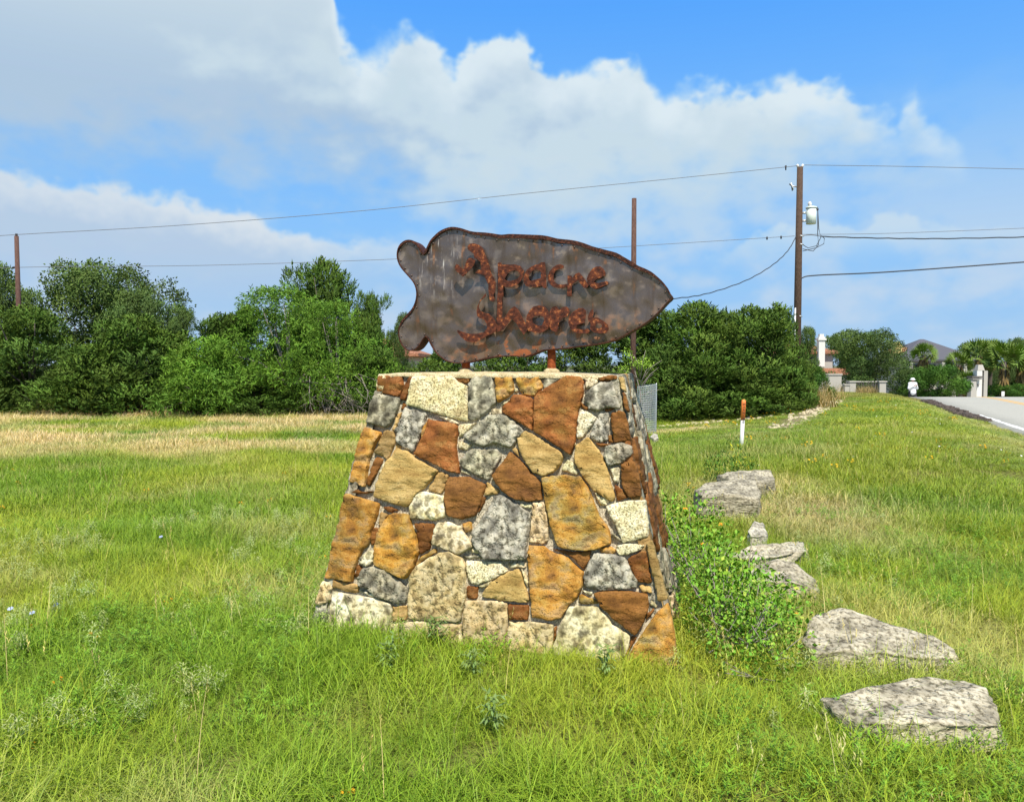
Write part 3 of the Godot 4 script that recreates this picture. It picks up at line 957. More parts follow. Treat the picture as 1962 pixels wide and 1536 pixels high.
	["C", "speckled", 0, [980, 1030, 1130, 1015, 1540, 1040, 1548, 1300, 960, 1300]],
	["C", "speckled", 1, [1590, 820, 1900, 822, 1975, 850, 1972, 1000, 1950, 1300, 1562, 1300, 1565, 1000]],
	["C", "red-", 0, [1600, 690, 1700, 690, 1690, 800, 1597, 800]],
	["C", "pale", 1, [1590, 450, 1800, 460, 1915, 470, 1980, 540, 1920, 580, 1800, 640, 1700, 670, 1640, 660, 1600, 560]],
	["C", "white", 0, [1715, 690, 1830, 635, 1800, 680, 1730, 705]],
	["C", "grey", 0, [1560, 410, 1745, 395, 1755, 425, 1580, 435]],
	["C", "pale", 0, [1655, 340, 1740, 380, 1700, 385, 1650, 370]],
	["D", "white+", 0, [160, 470, 310, 465, 320, 515, 180, 520]],
	["D", "tan", 1, [0, 650, 120, 570, 258, 525, 318, 700, 348, 820, 330, 840, 200, 830, 0, 800, -90, 780]],
	["D", "pale", 0, [280, 520, 320, 600, 338, 650, 333, 700, 300, 620]],
	["D", "ochre+", 2, [342, 310, 480, 320, 560, 370, 700, 420, 850, 560, 840, 680, 790, 790, 720, 860, 640, 980, 560, 1000, 380, 970, 365, 800, 345, 500]],
	["D", "brown", 0, [560, 340, 760, 370, 915, 360, 905, 450, 848, 540, 780, 440, 680, 390]],
	["D", "ochre+", 1, [1005, 340, 1100, 320, 1145, 350, 1140, 385, 1000, 380]],
	["D", "pitted+", 2, [960, 380, 1150, 395, 1230, 420, 1350, 640, 1340, 700, 1200, 715, 1000, 725, 870, 690, 855, 600, 900, 480]],
	["D", "red-", 1, [1260, 430, 1400, 365, 1430, 370, 1480, 655, 1350, 645, 1280, 500]],
	["D", "pale", 1, [1150, 315, 1290, 295, 1420, 310, 1380, 350, 1260, 395, 1180, 400, 1145, 360]],
	["D", "brown", 2, [950, 750, 1050, 730, 1240, 730, 1440, 760, 1460, 860, 1400, 1030, 1330, 1140, 1240, 1070, 1110, 970, 1010, 870]],
	["D", "tan", 0, [1365, 680, 1470, 690, 1490, 750, 1400, 740]],
	["D", "white", 0, [1470, 810, 1540, 860, 1520, 890, 1470, 860]],
	["D", "brown", 0, [1440, 940, 1510, 880, 1515, 905, 1430, 1000]],
	["D", "brown", 0, [1290, 1150, 1345, 1160, 1240, 1340, 1225, 1340, 1280, 1240]],
	["D", "ochre-", 0, [810, 780, 830, 755, 900, 795, 960, 805, 985, 850, 815, 850]],
	["D", "white", 0, [835, 722, 935, 742, 920, 778, 860, 752]],
	["D", "red-", 1, [165, 855, 345, 865, 335, 995, 168, 998]],
	["D", "speckled", 1, [170, 1010, 400, 1020, 575, 1040, 563, 1200, 555, 1400, 140, 1400, 145, 1150]],
	["D", "brown", 0, [580, 1070, 600, 1060, 595, 1160, 572, 1200]],
	["D", "white", 2, [720, 870, 800, 870, 990, 880, 1060, 960, 1110, 1040, 1280, 1140, 1270, 1240, 1220, 1350, 1190, 1440, 570, 1440, 570, 1260, 640, 1060]],
	["D", "ochre", 2, [1545, 915, 1630, 840, 1668, 1000, 1700, 1180, 1720, 1420, 1230, 1420, 1290, 1290, 1350, 1190, 1450, 1040]],
	["D", "tan-", 2, [1432, 285, 1485, 262, 1560, 540, 1630, 800, 1545, 825, 1505, 640]],
	["D", "pitted-", 0, [1110, 180, 1210, 270, 1190, 275, 1115, 215]],
	["D", "pale", 0, [100, 1060, 140, 1050, 130, 1200, 90, 1250]],
]


# ------------------------------------------------------------------ the sign
func traced(pts: Array, o: Vector2, scale: float, inv: Transform3D, p0: Vector3, n: Vector3) -> PackedVector2Array:
	var out := PackedVector2Array()
	for i in range(0, pts.size(), 2):
		var p := inv * on_plane(o.x + pts[i] / scale, o.y + pts[i + 1] / scale, p0, n)
		out.append(Vector2(p.x, p.y))
	return out


func smooth_closed(poly: PackedVector2Array, k: int) -> PackedVector2Array:      # Catmull-Rom
	var out := PackedVector2Array()
	var n := poly.size()
	for i in n:
		for j in k:
			out.append(poly[i].cubic_interpolate(poly[(i + 1) % n], poly[(i + n - 1) % n], poly[(i + 2) % n], float(j) / k))
	return out


func bridged(outer: PackedVector2Array, hole: PackedVector2Array) -> PackedVector2Array:
	if Geometry2D.is_polygon_clockwise(outer): outer.reverse()
	if not Geometry2D.is_polygon_clockwise(hole): hole.reverse()
	var best := [0, 0, 1e9]
	for i in outer.size():
		for j in hole.size():
			var d := outer[i].distance_to(hole[j])
			if d < best[2]: best = [i, j, d]
	var out := PackedVector2Array()
	for i in best[0] + 1: out.append(outer[i])
	for j in hole.size() + 1: out.append(hole[(best[1] + j) % hole.size()])
	for i in range(best[0], outer.size()): out.append(outer[i])
	return out


func plate_mesh(outer: PackedVector2Array, hole: PackedVector2Array, z0: float, z1: float, dent := 0.0) -> ArrayMesh:
	var st := hard()
	var face := outer if hole.is_empty() else bridged(outer.duplicate(), hole.duplicate())
	var idx := Geometry2D.triangulate_polygon(face)
	var z := func(p: Vector2) -> float: return dent * fine.get_noise_2d(p.x * 260.0 + 31.0, p.y * 260.0)
	for i in range(0, idx.size(), 3):
		var a := face[idx[i]]
		var b := face[idx[i + 1]]
		var c := face[idx[i + 2]]
		if (b - a).cross(c - a) > 0.0:
			var t := b; b = c; c = t
		for p in [a, b, c]: st.add_vertex(Vector3(p.x, p.y, z1 + z.call(p)))
		for p in [a, c, b]: st.add_vertex(Vector3(p.x, p.y, z0 + z.call(p)))
	for line in [outer, hole]:
		var l: PackedVector2Array = line
		if l.is_empty(): continue
		var ccw := not Geometry2D.is_polygon_clockwise(l)
		if line == hole: ccw = not ccw
		for i in l.size():
			var a := l[i]
			var b := l[(i + 1) % l.size()]
			if not ccw:
				var t := a; a = b; b = t
			quad_face(st, Vector3(a.x, a.y, z1 + z.call(a)), Vector3(b.x, b.y, z1 + z.call(b)), Vector3(b.x, b.y, z0 + z.call(b)), Vector3(a.x, a.y, z0 + z.call(a)))
	return done(st)


func sheet_texture() -> Array:
	# dull streaked steel with rust washed down over its lower half and lime drips near the top of the broad end
	var w := 768
	var h := 384
	var a := FastNoiseLite.new()
	a.seed = 61; a.frequency = 0.012; a.fractal_octaves = 5
	var b := FastNoiseLite.new()
	b.seed = 62; b.frequency = 0.03; b.fractal_octaves = 4
	var img := Image.create(w, h, false, Image.FORMAT_RGB8)
	var orm := Image.create(w, h, false, Image.FORMAT_RGB8)
	for y in h:
		for x in w:
			var u := float(x) / w
			var v := float(y) / h
			var n1 := a.get_noise_2d(x, y * 1.3)
			var n2 := b.get_noise_2d(x, y)
			var n3 := a.get_noise_2d(x * 2.2 + 500.0, y * 0.35)
			var c := Color(0.465, 0.405, 0.37).lerp(Color(0.56, 0.495, 0.45), smoothstep(-0.2, 0.5, n1 + 0.4 * n2))
			c = c.lerp(Color(0.40, 0.33, 0.28), 0.6 * smoothstep(0.0, 0.5, n3))
			c = c.lerp(Color(0.70, 0.61, 0.53), 0.6 * smoothstep(0.26, 0.55, n2 + 0.5 * n1) * smoothstep(0.75, 0.2, v))
			# rust wash
			var low := smoothstep(0.52, 0.95, v + 0.12 * n1)
			var rust := 0.6 * low * smoothstep(0.12, 0.6, n1 * 0.9 + n2 * 0.5 + 0.25) * smoothstep(0.12, 0.3, u)
			rust = maxf(rust, 0.85 * smoothstep(0.80, 0.88, v + 0.05 * n2) * smoothstep(0.28, 0.4, u) * smoothstep(0.74, 0.66, u) * smoothstep(-0.1, 0.3, n2 + n1))
			rust = maxf(rust, 0.35 * smoothstep(0.35, 0.6, n3 + 0.2 * n2))
			var rc := Color(0.36, 0.26, 0.17).lerp(Color(0.62, 0.29, 0.10), smoothstep(0.1, 0.6, n2 + 0.2))
			c = c.lerp(rc, rust * 0.85)
			# lime drips
			var drip := smoothstep(0.36, 0.62, b.get_noise_2d(x * 5.5 + 90.0, y * 0.28 + 40.0)) * smoothstep(0.03, 0.1, u) * smoothstep(0.30, 0.2, u) * smoothstep(0.6, 0.35, v)
			c = c.lerp(Color(0.82, 0.82, 0.8), drip * 0.8)
			img.set_pixel(x, y, c)
			orm.set_pixel(x, y, Color(1.0, clampf(0.30 + 0.16 * n2 + 0.45 * rust + 0.3 * drip, 0.2, 1.0), clampf(0.68 - rust * 0.68 - drip * 0.68, 0.0, 1.0)))
	return [ImageTexture.create_from_image(img), ImageTexture.create_from_image(orm)]


func sign_board() -> void:
	var root := thing("arrowhead_sign", "riveted sheet-metal arrowhead sign with rusty cut-out lettering on two short posts", "sign")
	root.transform = ped * Transform3D(Basis(), Vector3(0, PH + 0.03, 0.0))
	var inv := root.transform.affine_inverse()
	var n := ped.basis.z
	var p0 := root.transform * Vector3(0, 0, 0.055)
	var e1 := [365, 330, 330, 270, 290, 225, 245, 203, 190, 205, 140, 240, 112, 290, 103, 350, 112, 410, 140, 470, 180, 520, 225, 570, 265, 620, 290, 680, 295, 750, 280, 820, 250, 880, 205, 930, 165, 975, 135, 1030, 118, 1090, 120, 1150, 140, 1215, 170, 1260, 205, 1285, 250, 1290, 300, 1265, 340, 1215, 385, 1150, 415, 1190, 440, 1240, 480, 1300, 530, 1350, 590, 1390, 660, 1410, 740, 1412, 800, 1405, 880, 1390, 960, 1370, 1050, 1355, 1150, 1345, 1250, 1345, 1350, 1350]
	var f1 := [60, 1325, 140, 1290, 220, 1280, 300, 1275, 400, 1265, 500, 1250, 600, 1240, 700, 1225, 800, 1205, 880, 1180, 960, 1140, 1040, 1095, 1120, 1050, 1200, 995, 1280, 925, 1340, 860, 1385, 810, 1430, 765, 1400, 720, 1370, 660, 1320, 600, 1270, 555, 1220, 515, 1150, 480, 1090, 455, 1020, 410, 950, 370, 880, 330, 800, 308, 720, 287, 640, 265, 560, 235, 480, 212, 400, 200, 300, 190, 200, 165, 120, 155, 60, 153]
	var e2 := [1300, 147, 1200, 145, 1130, 152, 1050, 140, 970, 130, 880, 125, 820, 115, 760, 95, 700, 80, 640, 75, 580, 90, 520, 120, 470, 165, 430, 210, 400, 270]
	var outer := traced(e1, Vector2(740, 420), 5.12, inv, p0, n)
	outer.append_array(traced(f1, Vector2(1010, 420), 5.12, inv, p0, n))
	outer.append_array(traced(e2, Vector2(740, 420), 5.12, inv, p0, n))
	outer = smooth_closed(outer, 2)
	if Geometry2D.is_polygon_clockwise(outer): outer.reverse()
	var size := outer.size()
	var lo := Vector2(9, 9)
	var hi := Vector2(-9, -9)
	for p in outer:
		lo = lo.min(p)
		hi = hi.max(p)
	# the sheet stops short of the frame, most of all along the upper edge
	var inner := PackedVector2Array()
	for i in size:
		var t := (outer[(i + 2) % size] - outer[(i + size - 2) % size]).normalized()
		var nrm := Vector2(-t.y, t.x)
		var u := (outer[i].x - lo.x) / (hi.x - lo.x)
		var upper := smoothstep(-0.2, -0.8, nrm.y)
		var w := lerpf(0.0055, lerpf(0.008, 0.018, smoothstep(0.22, 0.45, u)) * smoothstep(1.03, 0.85, u) + 0.006, upper)
		inner.append(outer[i] + nrm * w)
	# frame: a band of flat iron bent round the outline
	var st := hard()
	for i in size:
		var j := (i + 1) % size
		var o0 := outer[i]; var o1 := outer[j]
		var i0 := inner[i]; var i1 := inner[j]
		quad_face(st, Vector3(o1.x, o1.y, 0.06), Vector3(o0.x, o0.y, 0.06), Vector3(i0.x, i0.y, 0.06), Vector3(i1.x, i1.y, 0.06))
		quad_face(st, Vector3(o0.x, o0.y, 0.06), Vector3(o1.x, o1.y, 0.06), Vector3(o1.x, o1.y, -0.06), Vector3(o0.x, o0.y, -0.06))
		quad_face(st, Vector3(i0.x, i0.y, 0.06), Vector3(i0.x, i0.y, 0.045), Vector3(i1.x, i1.y, 0.045), Vector3(i1.x, i1.y, 0.06))
	part("frame", done(st), M.rim, root)
	part("back_sheet", plate_mesh(outer_shrunk(outer, 0.004), PackedVector2Array(), -0.058, -0.052), M.rim, root)
	# the front sheet, buckled between its rivets
	st = soft()
	var sheet_z := func(p: Vector2) -> float: return 0.048 + 0.011 * fine.get_noise_2d(p.x * 150.0, p.y * 150.0 + 40.0) + 0.004 * fine.get_noise_2d(p.x * 420.0 + 9.0, p.y * 420.0)
	var cell := 0.022
	var x := lo.x - 0.001
	while x < hi.x:
		var y := lo.y - 0.001
		while y < hi.y:
			var sq := PackedVector2Array([Vector2(x, y), Vector2(x + cell, y), Vector2(x + cell, y + cell), Vector2(x, y + cell)])
			for piece in Geometry2D.intersect_polygons(sq, inner):
				var idx := Geometry2D.triangulate_polygon(piece)
				for k in range(0, idx.size(), 3):
					var a: Vector2 = piece[idx[k]]
					var b: Vector2 = piece[idx[k + 1]]
					var c: Vector2 = piece[idx[k + 2]]
					if (b - a).cross(c - a) > 0.0:
						var t := b; b = c; c = t
					for p in [a, b, c]:
						st.set_uv(Vector2((p.x - lo.x) / (hi.x - lo.x), 1.0 - (p.y - lo.y) / (hi.y - lo.y)))
						st.add_vertex(Vector3(p.x, p.y, sheet_z.call(p)))
			y += cell
		x += cell
	var tex := sheet_texture()
	var sm := ORMMaterial3D.new()
	sm.albedo_texture = tex[0]
	sm.orm_texture = tex[1]
	st.index()
	part("sheet", done(st), sm, root)
	# rivets
	var ball := SphereMesh.new()
	ball.radius = 0.0065
	ball.height = 0.011
	ball.radial_segments = 8
	ball.rings = 4
	rng.seed = 77
	var run := 0.03
	for i in size:
		var a := inner[i]
		var b := inner[(i + 1) % size]
		run += a.distance_to(b)
		if run > 0.052 + rng.randf() * 0.016:
			run = 0.0
			var t := (inner[(i + 2) % size] - inner[(i + size - 2) % size]).normalized()
			var q := b + Vector2(-t.y, t.x) * 0.013
			if Geometry2D.is_point_in_polygon(q, inner):
				part("rivet", ball, M.rivet, root, Transform3D(Basis(), Vector3(q.x, q.y, sheet_z.call(q) + 0.001)))
	# lettering, cut from plate and held off the sheet on pins
	var spot := {"G": [Vector2(860, 460), 12.26], "H": [Vector2(1010, 480), 11.54], "I": [Vector2(860, 560), 11.54], "J": [Vector2(1010, 570), 11.54]}
	var pin := CylinderMesh.new()
	pin.top_radius = 0.004
	pin.bottom_radius = 0.004
	pin.height = 0.044
	pin.radial_segments = 6
	var pf := root.transform * Vector3(0, 0, 0.084)
	for k in LETTERS.size():
		var l: Array = LETTERS[k]
		var o: Array = spot[l[1]]
		var line := traced(l[2], o[0], o[1], inv, pf, n)
		var hole := PackedVector2Array()
		if l.size() > 3 and l[3].size(): hole = traced(l[3], o[0], o[1], inv, pf, n)
		if hole.size(): hole = smooth_closed(hole, 2)
		line = Geometry2D.offset_polygon(line, -0.0022)[0]
		var z: float = 0.048 + [0.040, 0.062, 0.029, 0.024, 0.021, 0.030, 0.020, 0.044, 0.041, 0.043, 0.040, 0.042, 0.039][k]
		var o_mesh := part("letter", plate_mesh(line, hole, z, z + 0.006, 0.003), M.letter, root)
		for q in [line[0], line[line.size() / 2]]:
			var c := Vector2.ZERO
			for p in line: c += p
			q = q.lerp(c / line.size(), 0.25)
			if Geometry2D.is_point_in_polygon(q, line) and not (hole.size() and Geometry2D.is_point_in_polygon(q, hole)):
				part("pin", pin, M.rivet, o_mesh, Transform3D(Basis(Vector3.RIGHT, PI / 2), Vector3(q.x, q.y, z - 0.018)))
	# posts
	for c in [[893, 690, 0.027], [1057, 672, 0.027]]:
		var p := inv * on_plane(c[0], c[1], root.transform * Vector3(0, 0, 0.0), n)
		var path := [Vector3(p.x, -0.04, 0), Vector3(p.x, 0.0, 0), Vector3(p.x, p.y + 0.08, 0)]
		var post := part("post", rod(path, [c[2], c[2], c[2]], 12), M.post_rust, root)
		part("mortar_collar", rod([Vector3(p.x, -0.02, 0), Vector3(p.x, -0.006, 0), Vector3(p.x, 0.004, 0)], [c[2] * 2.1, c[2] * 1.7, c[2] * 1.1], 12), M.cap, post)


func outer_shrunk(poly: PackedVector2Array, by: float) -> PackedVector2Array:
	return Geometry2D.offset_polygon(poly, -by)[0]


const LETTERS := [
	["a_stroke", "G", [440, 150, 500, 80, 600, 70, 700, 100, 790, 160, 835, 240, 860, 330, 930, 480, 970, 600, 1010, 780, 1080, 900, 1115, 1010, 1100, 1200, 1060, 1300, 1100, 1420, 1040, 1460, 960, 1420, 940, 1240, 930, 1180, 930, 1050, 880, 950, 830, 830, 720, 800, 610, 780, 680, 700, 760, 690, 750, 520, 690, 480, 600, 430, 590, 330, 500, 270, 445, 220]],
	["foot", "G", [160, 640, 210, 560, 260, 580, 310, 640, 380, 690, 450, 480, 520, 420, 600, 430, 670, 490, 620, 620, 500, 750, 370, 885, 270, 800, 190, 730]],
	["p", "G", [1140, 540, 1170, 510, 1220, 515, 1250, 570, 1400, 560, 1560, 560, 1680, 600, 1770, 720, 1740, 900, 1640, 1030, 1500, 1100, 1350, 1110, 1280, 1090, 1285, 1330, 1140, 1330, 1140, 900], [1310, 910, 1400, 760, 1500, 710, 1600, 720, 1665, 790, 1640, 880, 1550, 930, 1400, 960]],
	["a", "H", [-90, 560, -20, 420, 60, 360, 150, 310, 240, 290, 300, 250, 390, 240, 400, 330, 410, 450, 425, 600, 425, 820, 360, 840, 320, 780, 200, 810, 60, 810, -30, 790, -90, 700], [25, 600, 60, 500, 130, 430, 220, 425, 290, 450, 300, 540, 290, 610, 150, 640, 60, 670]],
	["c", "H", [440, 560, 480, 450, 560, 360, 650, 300, 740, 290, 810, 320, 810, 380, 760, 400, 690, 410, 620, 450, 590, 520, 580, 640, 620, 700, 700, 740, 800, 740, 870, 720, 890, 790, 800, 830, 680, 830, 560, 800, 480, 730, 440, 650]],
	["h", "H", [890, 540, 990, 545, 1000, 590, 1060, 510, 1150, 475, 1200, 520, 1290, 640, 1370, 760, 1330, 830, 1250, 830, 1190, 760, 1120, 660, 1040, 720, 995, 760, 990, 1015, 870, 1010, 885, 700]],
	["e", "H", [1300, 620, 1350, 500, 1430, 390, 1520, 340, 1610, 335, 1680, 380, 1740, 480, 1730, 540, 1620, 610, 1530, 630, 1480, 690, 1560, 705, 1680, 680, 1760, 660, 1805, 690, 1780, 750, 1650, 800, 1560, 840, 1470, 850, 1400, 800, 1340, 720]],
	["s", "I", [620, 420, 640, 300, 700, 180, 790, 60, 830, 0, 840, 90, 750, 170, 700, 230, 680, 330, 720, 410, 780, 440, 900, 470, 990, 560, 1050, 640, 1080, 760, 1050, 870, 960, 920, 880, 960, 780, 1020, 700, 1060, 600, 1100, 500, 1110, 400, 1090, 280, 990, 200, 890, 185, 830, 230, 830, 320, 870, 450, 910, 620, 910, 780, 880, 850, 800, 840, 700, 780, 600, 690, 580, 630, 530]],
	["h", "I", [1070, 30, 1195, 30, 1195, 300, 1195, 560, 1230, 560, 1330, 410, 1400, 340, 1460, 300, 1520, 340, 1600, 480, 1660, 600, 1760, 740, 1740, 860, 1660, 950, 1580, 830, 1500, 700, 1400, 590, 1320, 690, 1220, 830, 1150, 860, 1060, 890, 1060, 640, 1070, 300]],
	["o", "J", [-10, 400, 60, 280, 150, 190, 280, 165, 400, 200, 470, 280, 500, 380, 520, 560, 480, 690, 380, 760, 280, 790, 160, 780, 30, 740, -20, 640], [120, 500, 160, 420, 280, 400, 370, 420, 390, 480, 360, 570, 320, 620, 220, 610, 150, 570]],
	["r", "J", [500, 320, 560, 200, 650, 180, 720, 270, 800, 200, 880, 190, 940, 250, 950, 330, 900, 430, 800, 450, 730, 530, 700, 640, 680, 770, 560, 750, 500, 680, 470, 560]],
	["e", "J", [930, 400, 1030, 300, 1150, 230, 1250, 225, 1320, 290, 1310, 420, 1290, 560, 1120, 610, 1110, 680, 1200, 700, 1360, 680, 1400, 740, 1360, 800, 1200, 805, 1060, 780, 960, 700, 910, 560]],
	["s", "J", [1340, 420, 1400, 280, 1460, 240, 1485, 330, 1460, 440, 1560, 430, 1700, 510, 1800, 600, 1820, 700, 1760, 790, 1600, 805, 1470, 770, 1390, 700, 1400, 560, 1350, 520], [1510, 620, 1560, 575, 1630, 575, 1660, 620, 1630, 670, 1540, 680]],
]


# ------------------------------------------------------------------ plants
func leaf(p: Vector3, d: Vector3, side: Vector3, length: float, width: float, n: Vector3, col: Color) -> void:   # a folded leaf of two triangles
	var tip := p + d * length
	var m := p + d * length * 0.45
	var f := d.cross(side).normalized()
	var s := side * width * 0.5
	face3(p, m + s + f * width * 0.12, tip, n, col)
	face3(p, tip, m - s + f * width * 0.12, n, col)


func face3(a: Vector3, b: Vector3, c: Vector3, bias: Vector3, col: Color) -> void:    # wound to face along its normal
	var g := (c - a).cross(b - a)
	if g.length_squared() < 1e-16: return
	g = g.normalized()
	if g.dot(bias) < 0.0: tri(a, c, b, (bias - g).normalized() if bias != Vector3.ZERO else -g, col)
	else: tri(a, b, c, (bias + g).normalized() if bias != Vector3.ZERO else g, col)


func any_dir() -> Vector3:
	var y := rng.randf_range(-1.0, 1.0)
	var a := rng.randf() * TAU
	var r := sqrt(1.0 - y * y)
	return Vector3(cos(a) * r, y, sin(a) * r)


func vary(c: Color, by: float) -> Color:
	var k := 1.0 + rng.randf_range(-by, by)
	return Color(c.r * k * (1.0 + rng.randf_range(-by, by) * 0.35), c.g * k, c.b * k * (1.0 + rng.randf_range(-by, by) * 0.5))


func blade(p: Vector3, lean: Vector3, h: float, w: float, curl: float, segs: int, col: Color) -> void:
	var side := Vector3(-lean.z, 0, lean.x)
	if side.length() < 0.05: side = Vector3(1, 0, 0)
	side = side.normalized().rotated(Vector3.UP, rng.randf_range(-0.9, 0.9))
	var prev_l := p - side * w * 0.5
	var prev_r := p + side * w * 0.5
	for i in range(1, segs + 1):
		var t := float(i) / segs
		var c := p + lean * h * (t * 0.35 + curl * t * t) + Vector3.UP * h * (t - curl * 0.55 * t * t)
		var ww := w * (1.0 - pow(t, 1.6)) * 0.5
		var l := c - side * ww
		var r := c + side * ww
		face3(prev_l, prev_r, c if i == segs else r, Vector3.UP * 0.35, col)
		if i < segs: face3(prev_l, r, l, Vector3.UP * 0.35, col)
		prev_l = l
		prev_r = r


func tuft(n: int, radius: float, h0: float, h1: float, w0: float, w1: float, segs: int, straw: float) -> ArrayMesh:
	begin()
	for i in n:
		var a := rng.randf() * TAU
		var r := radius * sqrt(rng.randf())
		var p := Vector3(cos(a) * r, -0.01, sin(a) * r)
		var b := rng.randf() * TAU
		var lean := Vector3(cos(b), 0, sin(b)) * rng.randf_range(0.25, 1.7)
		var col := vary(Color(0.95, 0.97, 0.98), 0.52)
		if rng.randf() < straw: col = vary(Color(2.1, 1.4, 2.8), 0.3)
		blade(p, lean, rng.randf_range(h0, h1) * (1.0 if rng.randf() < 0.85 else 1.5), rng.randf_range(w0, w1), rng.randf_range(0.1, 1.25), segs, col)
	return finish()


func scatter(called: String, mesh: Mesh, m: Material, where: Array, tints: PackedColorArray, label: String) -> void:
	if where.is_empty(): return
	var mm := MultiMesh.new()
	mm.transform_format = MultiMesh.TRANSFORM_3D
	mm.use_colors = true
	mm.mesh = mesh
	mm.instance_count = where.size()
	for i in where.size():
		mm.set_instance_transform(i, where[i])
		mm.set_instance_color(i, tints[i])
	var o := MultiMeshInstance3D.new()
	o.name = numbered(called)
	o.multimesh = mm
	o.material_override = m
	add_child(o, true)
	tag(o, label, "", "", "stuff")


func in_pedestal(x: float, z: float, grow := 0.0) -> bool:
	var q := ped.affine_inverse() * Vector3(x, 0, z)
	return absf(q.x) < WB + grow and absf(q.z) < DB + grow


func clear_of(x: float, z: float) -> bool:                     # where grass may grow
	if in_pedestal(x, z): return false
	if x - road_edge(-z) > -0.12: return false
	return true


var boulder_spots: Array = []      # [x, z, radius]


func spread(count: int, d0: float, d1: float, x_far: float, size0: float, size1: float, kinds: int, dry_scale := 0.0) -> Array:
	# places over the seen part of the meadow between two distances, dealt out to so many kinds of tuft
	var where := []
	var tints := []
	for k in kinds:
		where.append([])
		tints.append(PackedColorArray())
	for i in count:
		var d := sqrt(lerpf(d0 * d0, d1 * d1, rng.randf()))
		var x := rng.randf_range(-1.0, 1.0) * (0.68 * d + x_far)
		var z := -d
		if not clear_of(x, z): continue
		if rng.randf() < path_mask(x, z) * 1.3: continue
		var hidden := false
		for b in boulder_spots:
			if Vector2(x - b[0], z - b[1]).length() < b[2]: hidden = true
		if hidden: continue
		var s := rng.randf_range(size0, size1)
		var clump := noise.get_noise_2d(x * 40.0 + 200.0, z * 40.0)
		s *= 1.0 + 0.5 * clump
		var tall := lerpf(1.0, 0.3, short(x, z))
		var b := Basis(Vector3.UP, rng.randf() * TAU).scaled(Vector3(s, s * tall * rng.randf_range(0.75, 1.25) * (1.0 + dry_scale * dryness(x, z)), s))
		var k := rng.randi() % kinds
		where[k].append(Transform3D(b, Vector3(x, ground(x, z), z)))
		tints[k].append(vary(grass_tint(x + rng.randf_range(-0.2, 0.2), z + rng.randf_range(-0.2, 0.2)), 0.16))
	return [where, tints]


func meadow() -> void:
	rng.seed = 501
	var label := "short green meadow grass mixed with straw-coloured blades"
	var near := []
	for k in 5: near.append(tuft(52, 0.11, 0.04, 0.11 + 0.018 * k, 0.0024, 0.005, 3, 0.16))
	near.append(tuft(34, 0.07, 0.08, 0.2, 0.0025, 0.0042, 3, 0.12))
	var p := spread(8200, 1.5, 7.5, 0.8, 0.75, 1.25, 6)
	for k in 6: scatter("meadow_grass", near[k], M.grass, p[0][k], p[1][k], label + " in front of and around the pedestal")
	var mid := []
	for k in 4: mid.append(tuft(60, 0.19, 0.04, 0.14, 0.004, 0.0075, 2, 0.15))
	p = spread(11000, 6.8, 15.5, 1.0, 0.8, 1.25, 4)
	for k in 4: scatter("meadow_grass", mid[k], M.grass, p[0][k], p[1][k], label + " in the middle of the field")
	var far := []
	for k in 3: far.append(tuft(70, 0.34, 0.05, 0.15, 0.007, 0.013, 2, 0.10))
	p = spread(21000, 14.5, 31.0, 1.5, 0.8, 1.25, 3, 0.35)
	for k in 3: scatter("meadow_grass", far[k], M.grass, p[0][k], p[1][k], label + " towards the foot of the trees")
	# bank and crest beside the road, seen over the rise
	var where := []
	var tints := PackedColorArray()
	for i in 4200:
		var d := rng.randf_range(28.0, 44.0)
		var x := road_edge(d) + rng.randf_range(-13.0, -0.2)
		where.append(Transform3D(Basis(Vector3.UP, rng.randf() * TAU).scaled(Vector3.ONE * rng.randf_range(0.6, 1.1) * lerpf(1.0, 0.5, short(x, -d))), Vector3(x, ground(x, -d), -d)))
		tints.append(vary(grass_tint(x, -d).lerp(Color(0.45, 0.36, 0.12), 0.4), 0.2))
	scatter("verge_grass", far[0], M.grass, where, tints, "dry grass on the crest of the roadside bank")
	# long stems with seed heads
	begin()
	for i in 3:
		var lean := Vector3(rng.randf_range(-1, 1), 0, rng.randf_range(-1, 1)) * 0.7
		blade(Vector3(rng.randf_range(-0.03, 0.03), 0, rng.randf_range(-0.03, 0.03)), lean, rng.randf_range(0.28, 0.48), 0.0028, 0.35, 5, Color(1, 1, 1))
		var top := gv[gv.size() - 1]
		for k in 9:
			var q := top - Vector3.UP * 0.008 * k - lean * 0.004 * k
			leaf(q, (Vector3.UP + any_dir() * 0.6).normalized(), any_dir(), 0.02, 0.006, Vector3.UP, Color(1.25, 1.1, 0.9))
	var stalk := finish()
	where = []
	tints = PackedColorArray()
	for i in 900:
		var d := sqrt(lerpf(3.0, 190.0, rng.randf()))
		var x := rng.randf_range(-0.68, 0.72) * d
		if x < 0.5 and rng.randf() < 0.45: continue
		if in_pedestal(x, -d, 0.05) or x - road_edge(d) > -2.0: continue
		where.append(Transform3D(Basis(Vector3.UP, rng.randf() * TAU).scaled(Vector3.ONE * rng.randf_range(0.5, 1.05)), Vector3(x, ground(x, -d), -d)))
		tints.append(vary(Color(0.55, 0.48, 0.2), 0.3))
	scatter("grass_stalks", stalk, M.grass, where, tints, "tall straw-coloured grass stalks with seed heads standing above the meadow")
	weeds()
	flowers()


